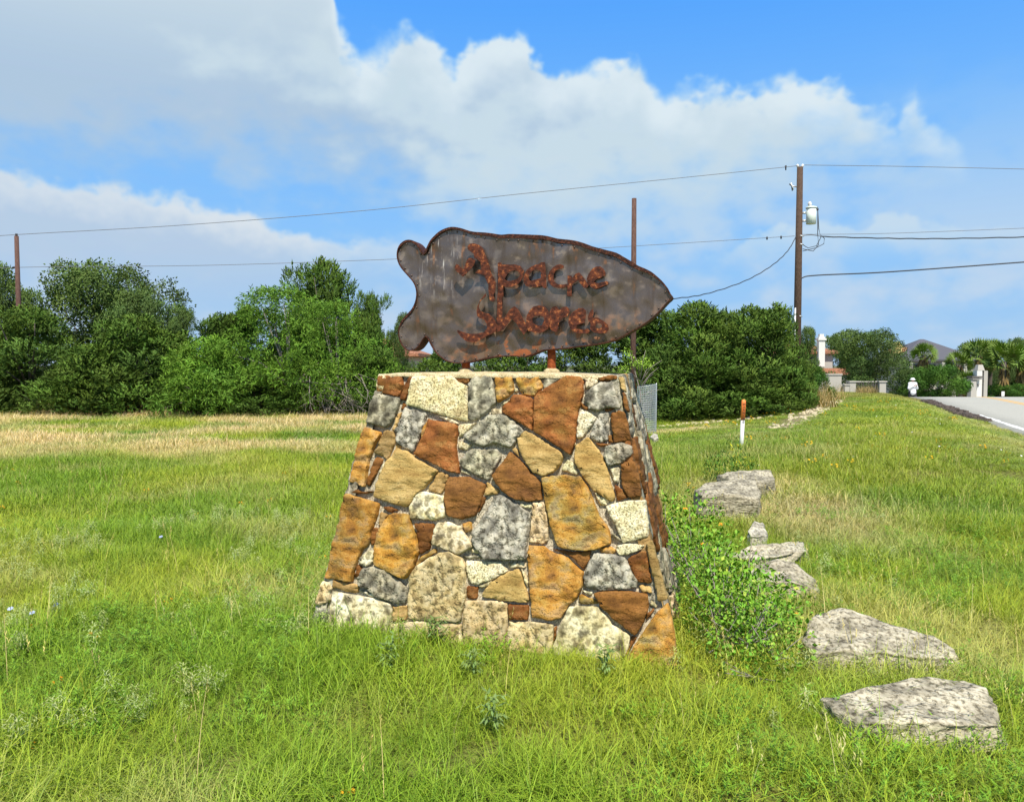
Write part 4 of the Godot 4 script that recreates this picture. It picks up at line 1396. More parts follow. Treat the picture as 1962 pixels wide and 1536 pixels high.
func weeds() -> void:
	rng.seed = 520
	# silvery lance-leaved weed
	var kinds := []
	for k in 3:
		begin()
		for s in 3:
			var lean := any_dir() * Vector3(0.3, 0, 0.3)
			var h := rng.randf_range(0.14, 0.26)
			var p := Vector3(rng.randf_range(-0.05, 0.05), 0, rng.randf_range(-0.05, 0.05))
			blade(p, lean, h, 0.004, 0.1, 3, Color(0.8, 0.85, 0.7))
			for i in 12:
				var t := rng.randf_range(0.2, 1.0)
				var q := p + lean * h * (t * 0.35 + 0.1 * t * t) + Vector3.UP * h * (t - 0.055 * t * t)
				var a := rng.randf() * TAU
				var out := Vector3(cos(a), 0, sin(a))
				var m := q + out * 0.03 + Vector3.UP * 0.012
				var side := Vector3(-out.z, 0, out.x)
				var col := vary(Color(1, 1, 1), 0.2)
				leaf(q, (m - q).normalized(), side, 0.034, 0.008, Vector3.UP, col)
				leaf(m, (out - Vector3.UP * 0.45).normalized(), side, 0.03, 0.007, Vector3.UP, col)
		kinds.append(finish())
	for k in 3:
		var where := []
		var tints := PackedColorArray()
		for i in 300:
			var d := sqrt(lerpf(9.0, 64.0, rng.randf()))
			var x := rng.randf_range(-0.7, -0.08) * d if rng.randf() < 0.8 else rng.randf_range(-0.2, 0.5) * d
			if noise.get_noise_2d(x * 22.0 + 70.0, d * 22.0) < -0.08 + 0.06 * absf(d - 5.0) or in_pedestal(x, -d, 0.04): continue
			where.append(Transform3D(Basis(Vector3.UP, rng.randf() * TAU).scaled(Vector3.ONE * rng.randf_range(0.45, 0.85)), Vector3(x, ground(x, -d), -d)))
			tints.append(vary(Color(0.44, 0.50, 0.19), 0.2))
		scatter("silvery_weeds", kinds[k], M.grass, where, tints, "pale silvery lance-leaved weeds among the grass")
	# low fresh-green leafy weeds
	kinds = []
	for k in 3:
		begin()
		for s in 7:
			var p := Vector3(rng.randf_range(-0.1, 0.1), 0, rng.randf_range(-0.1, 0.1))
			var h := rng.randf_range(0.04, 0.13)
			for i in 11:
				var a := rng.randf() * TAU
				var out := Vector3(cos(a), rng.randf_range(0.1, 0.8), sin(a)).normalized()
				leaf(p + Vector3.UP * h * rng.randf_range(0.4, 1.0), out, Vector3(-sin(a), 0, cos(a)), rng.randf_range(0.016, 0.034), 0.0065, Vector3.UP, vary(Color(1, 1, 1), 0.35))
		kinds.append(finish())
	for k in 3:
		var where := []
		var tints := PackedColorArray()
		for i in 900:
			var d := sqrt(lerpf(2.6, 60.0, rng.randf()))
			var x := rng.randf_range(-0.7, 0.7) * d
			var c := noise.get_noise_2d(x * 16.0 - 70.0, d * 16.0)
			if d > 3.6 and c < 0.05 or d <= 3.6 and c < -0.12: continue
			if in_pedestal(x, -d, 0.02): continue
			where.append(Transform3D(Basis(Vector3.UP, rng.randf() * TAU).scaled(Vector3.ONE * rng.randf_range(0.6, 1.2)), Vector3(x, ground(x, -d), -d)))
			tints.append(vary(Color(0.23, 0.40, 0.036), 0.2))
		scatter("leafy_weeds", kinds[k], M.grass, where, tints, "low bright-green leafy weeds growing in the grass")


func flower_head(c: Vector3, up: Vector3, r: float, petals: int, col: Color) -> void:
	var u := up.cross(Vector3.RIGHT).normalized()
	for i in petals:
		var a := TAU * i / petals
		var d := u.rotated(up, a)
		leaf(c, (d + up * 0.25).normalized(), up.cross(d), r, r * 0.75, up, col)


func flowers() -> void:
	rng.seed = 530
	begin()
	for i in 4:
		var p := Vector3(rng.randf_range(-0.05, 0.05), 0, rng.randf_range(-0.05, 0.05))
		var h := rng.randf_range(0.12, 0.22)
		blade(p, Vector3(0.1, 0, 0.1), h, 0.003, 0.1, 2, Color(0.10, 0.20, 0.03))
		flower_head(gv[gv.size() - 1], (Vector3.UP + Vector3(0, 0, 0.5)).normalized(), 0.017, 6, Color(0.80, 0.46, 0.02))
	var yellow := finish()
	var where := []
	var tints := PackedColorArray()
	for i in 900:
		var d := sqrt(lerpf(30.0, 900.0, rng.randf()))
		var s := rng.randf_range(-8.0, -0.8)
		var x := road_edge(d) + s
		if noise.get_noise_2d(x * 20.0, d * 9.0 + 30.0) < 0.12: continue
		where.append(Transform3D(Basis(Vector3.UP, rng.randf() * TAU).scaled(Vector3.ONE * rng.randf_range(0.6, 1.2)), Vector3(x, ground(x, -d), -d)))
		tints.append(vary(Color(1, 1, 1), 0.15))
	for i in 46:
		var d := sqrt(lerpf(6.0, 140.0, rng.randf()))
		var x := rng.randf_range(-0.68, -0.1) * d
		where.append(Transform3D(Basis(Vector3.UP, rng.randf() * TAU).scaled(Vector3.ONE * rng.randf_range(0.4, 0.7)), Vector3(x, ground(x, -d), -d)))
		tints.append(vary(Color(1, 0.75, 1), 0.15))
	scatter("yellow_flowers", yellow, M.petal, where, tints, "small yellow wildflowers dotted over the bank and meadow")
	begin()
	blade(Vector3.ZERO, Vector3(0.1, 0, 0.1), 0.16, 0.003, 0.1, 2, Color(0.10, 0.20, 0.03))
	flower_head(gv[gv.size() - 1], (Vector3.UP + Vector3(0, 0, 0.5)).normalized(), 0.02, 7, Color(0.8, 0.8, 0.78))
	var white := finish()
	where = []
	tints = PackedColorArray()
	for i in 70:
		var d := sqrt(lerpf(20.0, 700.0, rng.randf()))
		var x := road_edge(d) + rng.randf_range(-9.0, -1.0)
		where.append(Transform3D(Basis(Vector3.UP, rng.randf() * TAU).scaled(Vector3.ONE * rng.randf_range(0.5, 1.0)), Vector3(x, ground(x, -d), -d)))
		tints.append(Color.WHITE)
	for q in [[62, 1168], [108, 1152], [308, 1015], [20, 1160]]:
		var p := on_ground(q[0], q[1] + 30)
		where.append(Transform3D(Basis(), p))
		tints.append(Color(0.55, 0.62, 1.0))
	scatter("pale_flowers", white, M.petal, where, tints, "tiny white and pale blue wildflowers in the grass")


# ---- trees. A crown is a set of puffs filled with sprays of small leaves
func spray(kind: String, p: Vector3, out: Vector3, size: float, col: Color) -> void:
	if kind == "juniper":
		var d := (out * 0.6 + Vector3.UP * 0.75 + any_dir() * 0.45).normalized()
		var side := d.cross(any_dir()).normalized()
		for i in 6:
			var t := float(i) / 6.0
			var q := p + d * size * t * 0.8
			var e := (d + side * (1.0 if i & 1 else -1.0) * rng.randf_range(0.4, 0.9) + any_dir() * 0.25).normalized()
			leaf(q, e, e.cross(any_dir()).normalized(), size * rng.randf_range(0.35, 0.55), size * 0.16, out * 0.8, vary(col, 0.22))
	elif kind == "mesquite":
		var d := (out * 0.8 + Vector3.UP * 0.2 + any_dir() * 0.6).normalized()
		for i in 8:
			var t := float(i) / 8.0
			var q := p + d * size * t - Vector3.UP * size * 0.35 * t * t
			var e := (d * 0.4 + any_dir() - Vector3.UP * 0.35).normalized()
			leaf(q, e, e.cross(any_dir()).normalized(), size * rng.randf_range(0.3, 0.5), size * 0.10, out * 0.8, vary(col, 0.25))
	else:
		for i in 7:
			var e := (out * 0.5 + any_dir()).normalized()
			leaf(p + any_dir() * size * 0.45, e, e.cross(any_dir()).normalized(), size * rng.randf_range(0.3, 0.48), size * 0.2, out * 0.9, vary(col, 0.25))


func crown(kind: String, puffs: Array, per: float, size: float, base: Color) -> ArrayMesh:
	begin()
	for b in puffs:
		var c: Vector3 = b[0]
		var r: float = b[1]
		var tone := vary(base, 0.26)
		var k := int(per * r * r)
		for i in k:
			var out := any_dir()
			if out.y < -0.5 and rng.randf() < 0.5: out.y = -out.y
			var q := c + out * r * (0.45 + 0.6 * sqrt(rng.randf()))
			if q.y < 0.05: continue
			var inside := false
			for o in puffs:
				if o != b and q.distance_to(o[0]) < o[1] * 0.55: inside = true
			if inside: continue
			spray(kind, q, out, size * rng.randf_range(0.7, 1.3), tone)
	return finish()


func trunk_mesh(h: float, r: float, puffs: Array, limbs: int, lean: Vector3) -> ArrayMesh:
	var st := soft()
	var fork := Vector3(lean.x * 0.4, h * 0.3, lean.z * 0.4)
	tube(st, [Vector3(0, -0.15, 0), Vector3(lean.x * 0.1, h * 0.12, 0), fork], [r * 1.3, r, r * 0.8], 8)
	for i in mini(limbs, puffs.size()):
		var c: Vector3 = puffs[(i * 7) % puffs.size()][0]
		var m := fork.lerp(c, 0.5) + any_dir() * 0.15 * h * 0.2
		tube(st, [fork * rng.randf_range(0.6, 1.0), m, c], [r * 0.5, r * 0.3, r * 0.1], 6)
	return done(st)


func make_tree(kind: String, w: float, h: float, seed_: int) -> Array:        # [crown mesh, trunk mesh] of that width and height
	rng.seed = seed_
	var puffs := []
	var size := 0.2
	var per := 330.0
	var col := Color(0.088, 0.148, 0.028)
	if kind == "juniper":
		var n := 30
		for i in n:
			var t := pow((i + 0.5) / n, 0.9)
			var rad := w * 0.5 * (0.55 + 0.45 * sin(PI * clampf(t * 0.9 + 0.22, 0.0, 1.0))) * (1.0 - 0.75 * pow(t, 2.6))
			var a := i * 2.4 + rng.randf() * 0.8
			var r := rng.randf_range(0.13, 0.2) * minf(w, h) * (1.0 - 0.35 * t)
			puffs.append([Vector3(cos(a) * maxf(rad - r * 0.6, 0.0), clampf(t * h - r * 0.3, r * 0.7, h - r * 0.85), sin(a) * maxf(rad - r * 0.6, 0.0)), r])
		for i in 13:
			var a := rng.randf() * TAU
			var r := rng.randf_range(0.035, 0.075) * h
			puffs.append([Vector3(cos(a) * w * rng.randf_range(0.05, 0.42), h * rng.randf_range(0.74, 1.02) - r, sin(a) * w * rng.randf_range(0.05, 0.42)), r])
		size = 0.27
		per = 560.0
	elif kind == "mesquite":
		for i in 44:
			var t := rng.randf()
			var a := i * 2.4
			var rad := w * 0.5 * sqrt(rng.randf()) * sqrt(1.0 - pow(maxf(t - 0.25, 0.0) / 0.75, 2.0))
			var r := rng.randf_range(0.09, 0.16) * w * 0.8
			puffs.append([Vector3(cos(a) * rad, clampf(h * (0.12 + 0.88 * t), r * 0.8, h - r * 0.7), sin(a) * rad), r])
		size = 0.29
		per = 400.0
		col = Color(0.135, 0.245, 0.034)
	else:
		for i in 32:
			var t := rng.randf()
			var a := i * 2.4
			var rad := w * 0.5 * sqrt(rng.randf()) * sqrt(1.0 - pow(absf(t - 0.35) / 0.7, 2.0))
			var r := rng.randf_range(0.10, 0.17) * minf(w, h * 1.2)
			puffs.append([Vector3(cos(a) * rad, clampf(h * (0.15 + 0.85 * t), r * 0.9, h - r * 0.8), sin(a) * rad), r])
		size = 0.25
		per = 620.0
		col = Color(0.100, 0.155, 0.046)
		if kind == "bush":
			size = 0.14
			per = 900.0
			col = Color(0.075, 0.155, 0.030)
	per *= clampf(16.0 / (w * h), 0.35, 2.2)
	return [crown(kind, puffs, per, size, col), trunk_mesh(h, 0.02 * h, puffs, 16 if kind == "mesquite" else 7, any_dir() * Vector3(0.5, 0, 0.5))]


func trees() -> void:
	# kind, middle column, top row, width in columns (all of a 1962 x 1536 frame), metres away, kind of mesh 0-2, label
	var kinds := {"juniper": [[4.0, 4.2], [3.2, 4.4], [1.5, 4.2]], "mesquite": [[5.4, 4.0], [3.0, 2.2]], "oak": [[4.6, 4.4], [5.6, 4.6]], "bush": [[2.4, 1.6]]}
	var protos := {}
	var seed_ := 600
	for k in kinds:
		protos[k] = []
		for wh in kinds[k]:
			seed_ += 1
			protos[k].append([make_tree(k, wh[0], wh[1], seed_), wh])
	rng.seed = 640
	for t in TREES:
		var d: float = t[4]
		var foot := stand(t[1], d)
		var top := at(t[1], t[2], d)
		var h := (top.y - foot.y) * 0.965
		var w: float = t[3] / FOCAL * d
		var p: Array = protos[t[0]][t[5]]
		var o := thing({"juniper": "juniper_tree", "mesquite": "mesquite_tree", "oak": "oak_tree", "bush": "bush"}[t[0]], t[6], "bush" if t[0] == "bush" else "tree", foot, rng.randf() * TAU, "trees and bushes along the far side of the field" if d < 40.0 else "trees and bushes beyond the crest")
		o.scale = Vector3(w / p[1][0], h / p[1][1], w / p[1][0])
		part("crown", p[0][0], M.conifer if t[0] == "juniper" else M.leaf, o)
		part("trunk", p[0][1], M.dead if t[0] == "mesquite" else M.bark, o)


const TREES := [
	["oak", 5, 506, 150, 30.5, 0, "grey-green oak at the far end of the tree line, behind the pole"],
	["oak", 190, 503, 290, 31.5, 1, "broad grey-green oak rising over the junipers, tallest of the oaks"],
	["oak", 278, 552, 150, 29.5, 0, "rounded oak stepping down beside the broad oak"],
	["oak", 340, 590, 80, 30.0, 0, "small low oak at the end of the oak row, beside the gap of sky"],
	["juniper", 55, 588, 250, 26.0, 0, "dense juniper with yellow-green tips in front of the wooden pole"],
	["juniper", 175, 660, 210, 25.0, 1, "low shaggy juniper with bare twigs between two denser junipers"],
	["juniper", 262, 603, 270, 25.6, 0, "wide dark juniper with dead grey twigs showing in its middle"],
	["juniper", -70, 560, 200, 27.0, 0, "juniper cut off by the edge of the view beyond the pole"],
	["mesquite", 392, 655, 190, 24.4, 1, "bright-green low mesquite bush at the edge of the straw grass"],
	["juniper", 418, 603, 70, 27.5, 2, "thin dark juniper with twin spires rising behind the low mesquite"],
	["juniper", 470, 590, 80, 27.8, 2, "narrow dark juniper half hidden by the feathery mesquite"],
	["mesquite", 545, 553, 330, 25.2, 0, "large feathery light-green mesquite with dead branches under it"],
	["mesquite", 640, 580, 230, 25.6, 0, "feathery mesquite in front of the tallest dark juniper"],
	["juniper", 625, 500, 210, 28.0, 0, "tallest dark juniper rising over the feathery mesquite"],
	["juniper", 712, 562, 90, 27.2, 1, "dark juniper with a leaning top beside the sign's broad end"],
	["juniper", 500, 715, 170, 24.4, 1, "low dark juniper at the foot of the big mesquite"],
	["juniper", 690, 668, 140, 25.6, 1, "dark juniper in shadow behind the top corner of the pedestal"],
	["oak", 768, 600, 58, 28.0, 0, "slender open oak seen through the notch below the sign"],
	["juniper", 850, 668, 170, 25.0, 0, "low juniper seen under the sign behind its shorter post"],
	["juniper", 985, 655, 200, 25.5, 0, "dark juniper seen under the sign between its two posts"],
	["juniper", 1110, 628, 180, 25.0, 1, "dark juniper under the sloping lower edge of the sign"],
	["juniper", 575, 620, 200, 27.0, 0, "dark juniper filling the shade behind the large mesquite"],
	["juniper", 440, 668, 120, 26.5, 1, "low juniper in the gap behind the bright mesquite bush"],
	["juniper", 345, 640, 120, 26.8, 1, "juniper between the wide dark one and the bright mesquite bush"],
	["juniper", 700, 610, 130, 26.6, 0, "juniper standing just beyond the pedestal's top corner stones"],
	["juniper", 1380, 600, 190, 25.4, 0, "juniper filling the middle of the thicket behind the larger two"],
	["juniper", 1280, 630, 130, 25.2, 0, "juniper between the bare pole and the large green juniper"],
	["juniper", 1232, 598, 130, 26.0, 2, "loose juniper with sky holes behind the bare pole"],
	["juniper", 1335, 580, 250, 23.6, 0, "large green juniper beyond the arrow point of the sign"],
	["juniper", 1440, 588, 200, 24.0, 1, "feathery-topped juniper behind the orange and white marker post"],
	["juniper", 1492, 590, 130, 24.8, 0, "dark blue-green juniper beside the transformer pole"],
	["juniper", 1300, 690, 170, 22.8, 1, "low skirt of juniper near the wire tree guard"],
	["juniper", 1415, 700, 190, 22.8, 1, "low juniper skirt right behind the marker post"],
	["juniper", 1500, 690, 120, 23.8, 1, "low juniper at the end of the thicket by the dry grass"],
	["bush", 1548, 700, 90, 27.0, 0, "leafy bush hiding the foot of the transformer pole"],
	["oak", 1538, 627, 62, 38.0, 0, "blue-green oak in front of the white chimney"],
	["oak", 1660, 630, 180, 52.0, 1, "big round dark oak behind the white gate piers"],
	["oak", 1612, 642, 80, 66.0, 0, "yellow-green tree peeping out behind the round oak"],
	["bush", 1797, 700, 122, 50.0, 0, "clipped round green bush beside the walking person"],
	["oak", 1742, 705, 60, 60.0, 0, "low green shrubbery behind the walking person"],
	["oak", 1868, 655, 90, 95.0, 1, "far tree tops to the road side of the dark roof"],
	["oak", 1960, 648, 70, 80.0, 0, "far tree at the edge of the view over the palms"],
	["bush", 1935, 735, 90, 58.0, 0, "low green hedge bush under the shaggy palms"],
	["oak", 1950, 690, 130, 70.0, 1, "dark tree mass behind the shaggy palms"],
]


func palm(label: String, x: float, top: float, d: float, r: float, skirt: float) -> void:
	var foot := stand(x, d)
	var h := at(x, top, d).y - foot.y - r * 0.75
	var o := thing("palm_tree", label, "palm", foot, rng.randf() * TAU, "fan palms by the gate")
	part("trunk", rod([Vector3(0, -0.2, 0), Vector3(0.05, h * 0.5, 0), Vector3(0, h, 0)], [0.2, 0.16, 0.17], 8), M.bark, o)
	begin()
	for i in 46:
		var out := any_dir()
		out.y = absf(out.y) * 1.3 - 0.3
		out = out.normalized()
		var root := Vector3(0, h, 0)
		var hub := root + out * r * 0.55
		var side := out.cross(any_dir()).normalized()
		var col := vary(Color(0.14, 0.21, 0.05), 0.3)
		leaf(root, out, side, r * 0.6, 0.04, Vector3.UP * 0.4, col)
		for k in 9:
			var a := (k - 4) * 0.28
			var e := (out * cos(a) + side * sin(a) - Vector3.UP * 0.18 * absf(a)).normalized()
			leaf(hub, e, e.cross(out.cross(side)).normalized(), r * 0.55, r * 0.075, Vector3.UP * 0.5 + out * 0.5, col)
	part("crown", finish(), M.leaf, o)
	if skirt > 0.0:
		begin()
		for i in 110:
			var a := rng.randf() * TAU
			var out := Vector3(cos(a), 0, sin(a))
			var q := Vector3(0, h - rng.randf() * skirt * 0.7, 0) + out * 0.2
			var e := (out * rng.randf_range(0.15, 0.5) - Vector3.UP).normalized()
			leaf(q, e, Vector3(-out.z, 0, out.x), rng.randf_range(0.5, 1.0), 0.13, out, vary(Color(0.24, 0.17, 0.075), 0.3))
		part("dead_frond_skirt", finish(), M.leaf, o)


func palms() -> void:
	rng.seed = 660
	palm("fan palm with a dead-frond skirt in front of the dark-roofed house", 1770, 662, 62.0, 1.05, 1.6)
	palm("smaller fan palm between the dark-roofed house and the gate", 1838, 678, 60.0, 1.1, 1.2)
	palm("tallest fan palm leaning over the white gate", 1878, 655, 60.0, 1.4, 0.8)
	palm("fan palm standing upright just past the white gate", 1898, 655, 61.0, 1.2, 1.0)
	palm("shaggy fan palm with a thick brown skirt beside the gate", 1925, 662, 58.0, 1.6, 3.0)
	palm("shaggy fan palm at the edge of the view", 1958, 664, 60.0, 1.5, 2.6)
	palm("short yellowish fan palm at the end of the round bush", 1855, 715, 55.0, 1.0, 0.6)


func near_plants() -> void:
	rng.seed = 700
	# the leafy shrub at the pedestal's road side
	var o := thing("leafy_shrub", "sprawling small-leaved green shrub with a few orange blooms against the pedestal's side", "shrub", Vector3(1.28, 0, -4.55))
	var lobes := [[0.0, 0.0, 0.26, 0.30], [0.05, 0.45, 0.30, 0.30], [-0.08, -0.55, 0.44, 0.34], [0.12, -1.0, 0.46, 0.34], [0.35, -0.2, 0.22, 0.30], [0.62, 0.1, 0.13, 0.28], [0.3, -0.8, 0.28, 0.32], [0.55, -0.5, 0.14, 0.3], [0.75, -0.2, 0.12, 0.25], [-0.05, 0.72, 0.10, 0.24], [0.28, 0.5, 0.12, 0.26], [-0.1, -1.35, 0.42, 0.3], [-0.18, 0.35, 0.18, 0.26], [-0.12, 0.08, 0.3, 0.3], [0.28, 0.12, 0.16, 0.3], [0.48, 0.0, 0.12, 0.28], [-0.1, -0.25, 0.34, 0.3], [0.1, 0.28, 0.2, 0.28]]
	for b in lobes:
		b[0] = b[0] * 0.52 - 0.04
		b[2] *= 0.92
		b[3] *= 0.86
	var st := soft()
	for b in lobes:
		for i in 7:
			var q: Vector3 = Vector3(b[0], b[2], b[1]) + any_dir() * b[3] * 0.8
			tube(st, [Vector3(b[0] * 0.5, -0.03, b[1] * 0.7), Vector3(b[0], b[2] * 0.4, b[1]), q], [0.005, 0.004, 0.002], 5)
	tube(st, [Vector3(0.2, 0, -0.25), Vector3(0.19, 0.3, -0.24), Vector3(0.21, 0.52, -0.23)], [0.007, 0.006, 0.003], 6)
	tube(st, [Vector3(0.19, 0.36, -0.24), Vector3(0.24, 0.47, -0.22)], [0.004, 0.002], 5)
	part("stem", done(st), M.dead, o)
	begin()
	for b in lobes:
		for i in int(8200.0 * b[3] * b[3]):
			var out := any_dir()
			var q: Vector3 = Vector3(b[0], b[2], b[1]) + out * b[3] * pow(rng.randf(), 0.4)
			if q.y < 0.02: continue
			var world: Vector3 = o.position + q
			if in_pedestal(world.x, world.z, -0.12): continue
			var e := (out * 0.7 + any_dir() + Vector3.UP * 0.2).normalized()
			var big := pow(rng.randf(), 2.0)
			leaf(q, e, e.cross(any_dir()).normalized(), lerpf(0.014, 0.042, big), lerpf(0.009, 0.026, big), Vector3.UP * 0.6 + out * 0.4, vary(Color(0.16, 0.31, 0.036) if rng.randf() < 0.85 else Color(0.3, 0.38, 0.07), 0.45))
	var leaves := part("foliage", finish(), M.leaf, o)
	tag(leaves, "", "", "", "stuff")
	for q in [[1313, 974, 5.3], [1381, 1004, 5.0], [1357, 1139, 4.6], [1527, 1176, 4.5], [1345, 1042, 4.9]]:
		begin()
		for i in 7: flower_head(Vector3(rng.randf_range(-0.012, 0.012), rng.randf_range(-0.006, 0.006), rng.randf_range(-0.012, 0.012)), (Vector3.UP + Vector3(0, 0, 0.6)).normalized(), 0.0065, 4, vary(Color(0.85, 0.30, 0.03), 0.2))
		part("bloom", finish(), M.petal, o, Transform3D(Basis(), at(q[0], q[1], q[2]) - o.position))
	# weeds at the pedestal's foot
	for q in [[848, 1185, "tall dark-leaved weed growing against the speckled stone"], [745, 1245, "pale drooping weed before the white corner stone"], [905, 1262, "bushy pale-green weed under the middle of the pedestal"], [1160, 1262, "drooping grey-green weed in front of the big white stone"], [945, 1370, "star-shaped weed in the open grass before the pedestal"]]:
		var p := on_ground(q[0], q[1] + 40)
		if in_pedestal(p.x, p.z, 0.02): p += ped.basis.z * 0.12
		var w := thing("weed_plant", q[2], "weed", p, 0.0, "single weeds before the pedestal")
		begin()
		for s in 3:
			var lean := any_dir() * Vector3(0.35, 0, 0.35)
			var h := rng.randf_range(0.14, 0.22)
			blade(Vector3.ZERO, lean, h, 0.005, 0.1, 3, Color(0.16, 0.22, 0.07))
			for i in 13:
				var t := rng.randf_range(0.25, 1.0)
				var at_ := lean * h * (t * 0.35 + 0.1 * t * t) + Vector3.UP * h * (t - 0.055 * t * t)
				var a := rng.randf() * TAU
				var out := Vector3(cos(a), 0.3, sin(a)).normalized()
				var side := Vector3(-sin(a), 0, cos(a))
				var col := vary(Color(0.20, 0.29, 0.09), 0.2)
				leaf(at_, out, side, 0.05, 0.015, Vector3.UP, col)
				leaf(at_ + out * 0.04, (out - Vector3.UP * 0.9).normalized(), side, 0.035, 0.012, Vector3.UP, col)
		part("foliage", finish(), M.grass, w)
	# the sapling in its guard behind the pedestal
	var sp := on_ground(1236, 832)
	var s := thing("sapling", "young pale-green sapling with bare grey twigs above its wire guard", "sapling", sp)
	st = soft()
	tube(st, [Vector3(-0.06, 0, 0), Vector3(-0.12, 1.0, 0), Vector3(-0.24, 1.45, 0), Vector3(-0.36, 1.9, 0)], [0.025, 0.018, 0.012, 0.005], 6)
	for b in [[1.0, 0.42, 1.55], [1.1, 0.30, 1.40], [1.2, 0.5, 1.72], [1.25, -0.45, 1.5], [1.3, -0.15, 1.85], [1.15, 0.25, 1.62], [1.3, 0.12, 1.95], [0.9, 0.5, 1.05]]:
		tube(st, [Vector3(-0.12, b[0], 0), Vector3(-0.12 + b[1] * 0.5, lerpf(b[0], b[2], 0.7), 0.05), Vector3(-0.12 + b[1], b[2], 0.0)], [0.012, 0.008, 0.003], 5)
	part("stem", done(st), M.dead, s)
	begin()
	for i in 520:
		var c: Vector3 = [Vector3(-0.42, 1.86, 0), Vector3(-0.28, 1.66, 0), Vector3(-0.02, 1.70, 0.05), Vector3(0.06, 1.6, 0), Vector3(-0.5, 1.5, 0), Vector3(-0.15, 1.62, 0)][i % 6]
		var q := c + any_dir() * 0.15 * pow(rng.randf(), 0.5)
		var e := any_dir()
		leaf(q, e, e.cross(any_dir()).normalized(), rng.randf_range(0.04, 0.08), 0.025, Vector3.UP, vary(Color(0.26, 0.40, 0.06), 0.25))
	part("foliage", finish(), M.leaf, s)
	# herbs on the far block
	var hb := on_ground(1415, 935)
	var herb := thing("flowering_herb", "clump of green herb with yellow blooms behind the mossy far block", "herb", hb + Vector3(0, 0, -0.35))
	begin()
	for i in 900:
		var a := rng.randf() * TAU
		var r := sqrt(rng.randf())
		var q := Vector3(cos(a) * r * 0.33, rng.randf() * 0.55 * (1.1 - r * 0.6), sin(a) * r * 0.2)
		var e := (any_dir() + Vector3.UP * 0.8).normalized()
		leaf(q, e, e.cross(any_dir()).normalized(), rng.randf_range(0.03, 0.07), 0.014, Vector3.UP, vary(Color(0.46, 0.40, 0.03) if rng.randf() < 0.12 and q.x > 0.0 else Color(0.085, 0.17, 0.03), 0.3))
	part("foliage", finish(), M.leaf, herb)
	# dry tall grass at the end of the thicket
	begin()
	for i in 460:
		var q := Vector3(rng.randf_range(-0.95, 0.95), 0, rng.randf_range(-0.7, 0.7))
		blade(q, Vector3(rng.randf_range(-1, 1), 0, rng.randf_range(-1, 1)), rng.randf_range(0.4, 0.95), 0.016, rng.randf_range(0.1, 0.6), 3, vary(Color(0.40, 0.29, 0.13), 0.3))
	var dry := finish()
	for q in [[1530, 775, 25.0, "tall dry tan grass at the end of the juniper thicket"], [1578, 760, 29.0, "tall dry grass before the white wall"], [1660, 752, 36.0, "dry grass tufts on the crest below the gate piers"]]:
		var g := part("dry_grass", dry, M.grass, self, Transform3D(Basis(Vector3.UP, q[2]).scaled(Vector3.ONE * (1.15 if q[2] < 26.0 else (0.85 if q[2] < 30.0 else 0.55))), stand(q[0], q[2])))
		tag(g, q[3], "", "", "stuff")
	# dead branches under the mesquite
	st = soft()
	for i in 34:
		var p := stand(rng.randf_range(575, 700), rng.randf_range(23.8, 24.6))
		var base := p + Vector3(rng.randf_range(-0.3, 0.3), rng.randf_range(0.7, 1.35), -0.3)
		var tip := p + Vector3(rng.randf_range(-0.3, 1.3), rng.randf_range(0.05, 0.6), rng.randf_range(0.0, 0.5))
		var m := base.lerp(tip, 0.5) + any_dir() * 0.2
		tube(st, [base, m, tip], [0.014, 0.011, 0.004], 5)
		for k in 3:
			var q := m.lerp(tip, rng.randf())
			tube(st, [q, q + (tip - base).normalized().rotated(any_dir(), 0.8) * rng.randf_range(0.25, 0.6)], [0.006, 0.002], 4)
	var heap := part("dead_branches", done(st), M.dead)
	tag(heap, "tangle of bare grey dead branches hanging under the feathery mesquite", "dead branches")


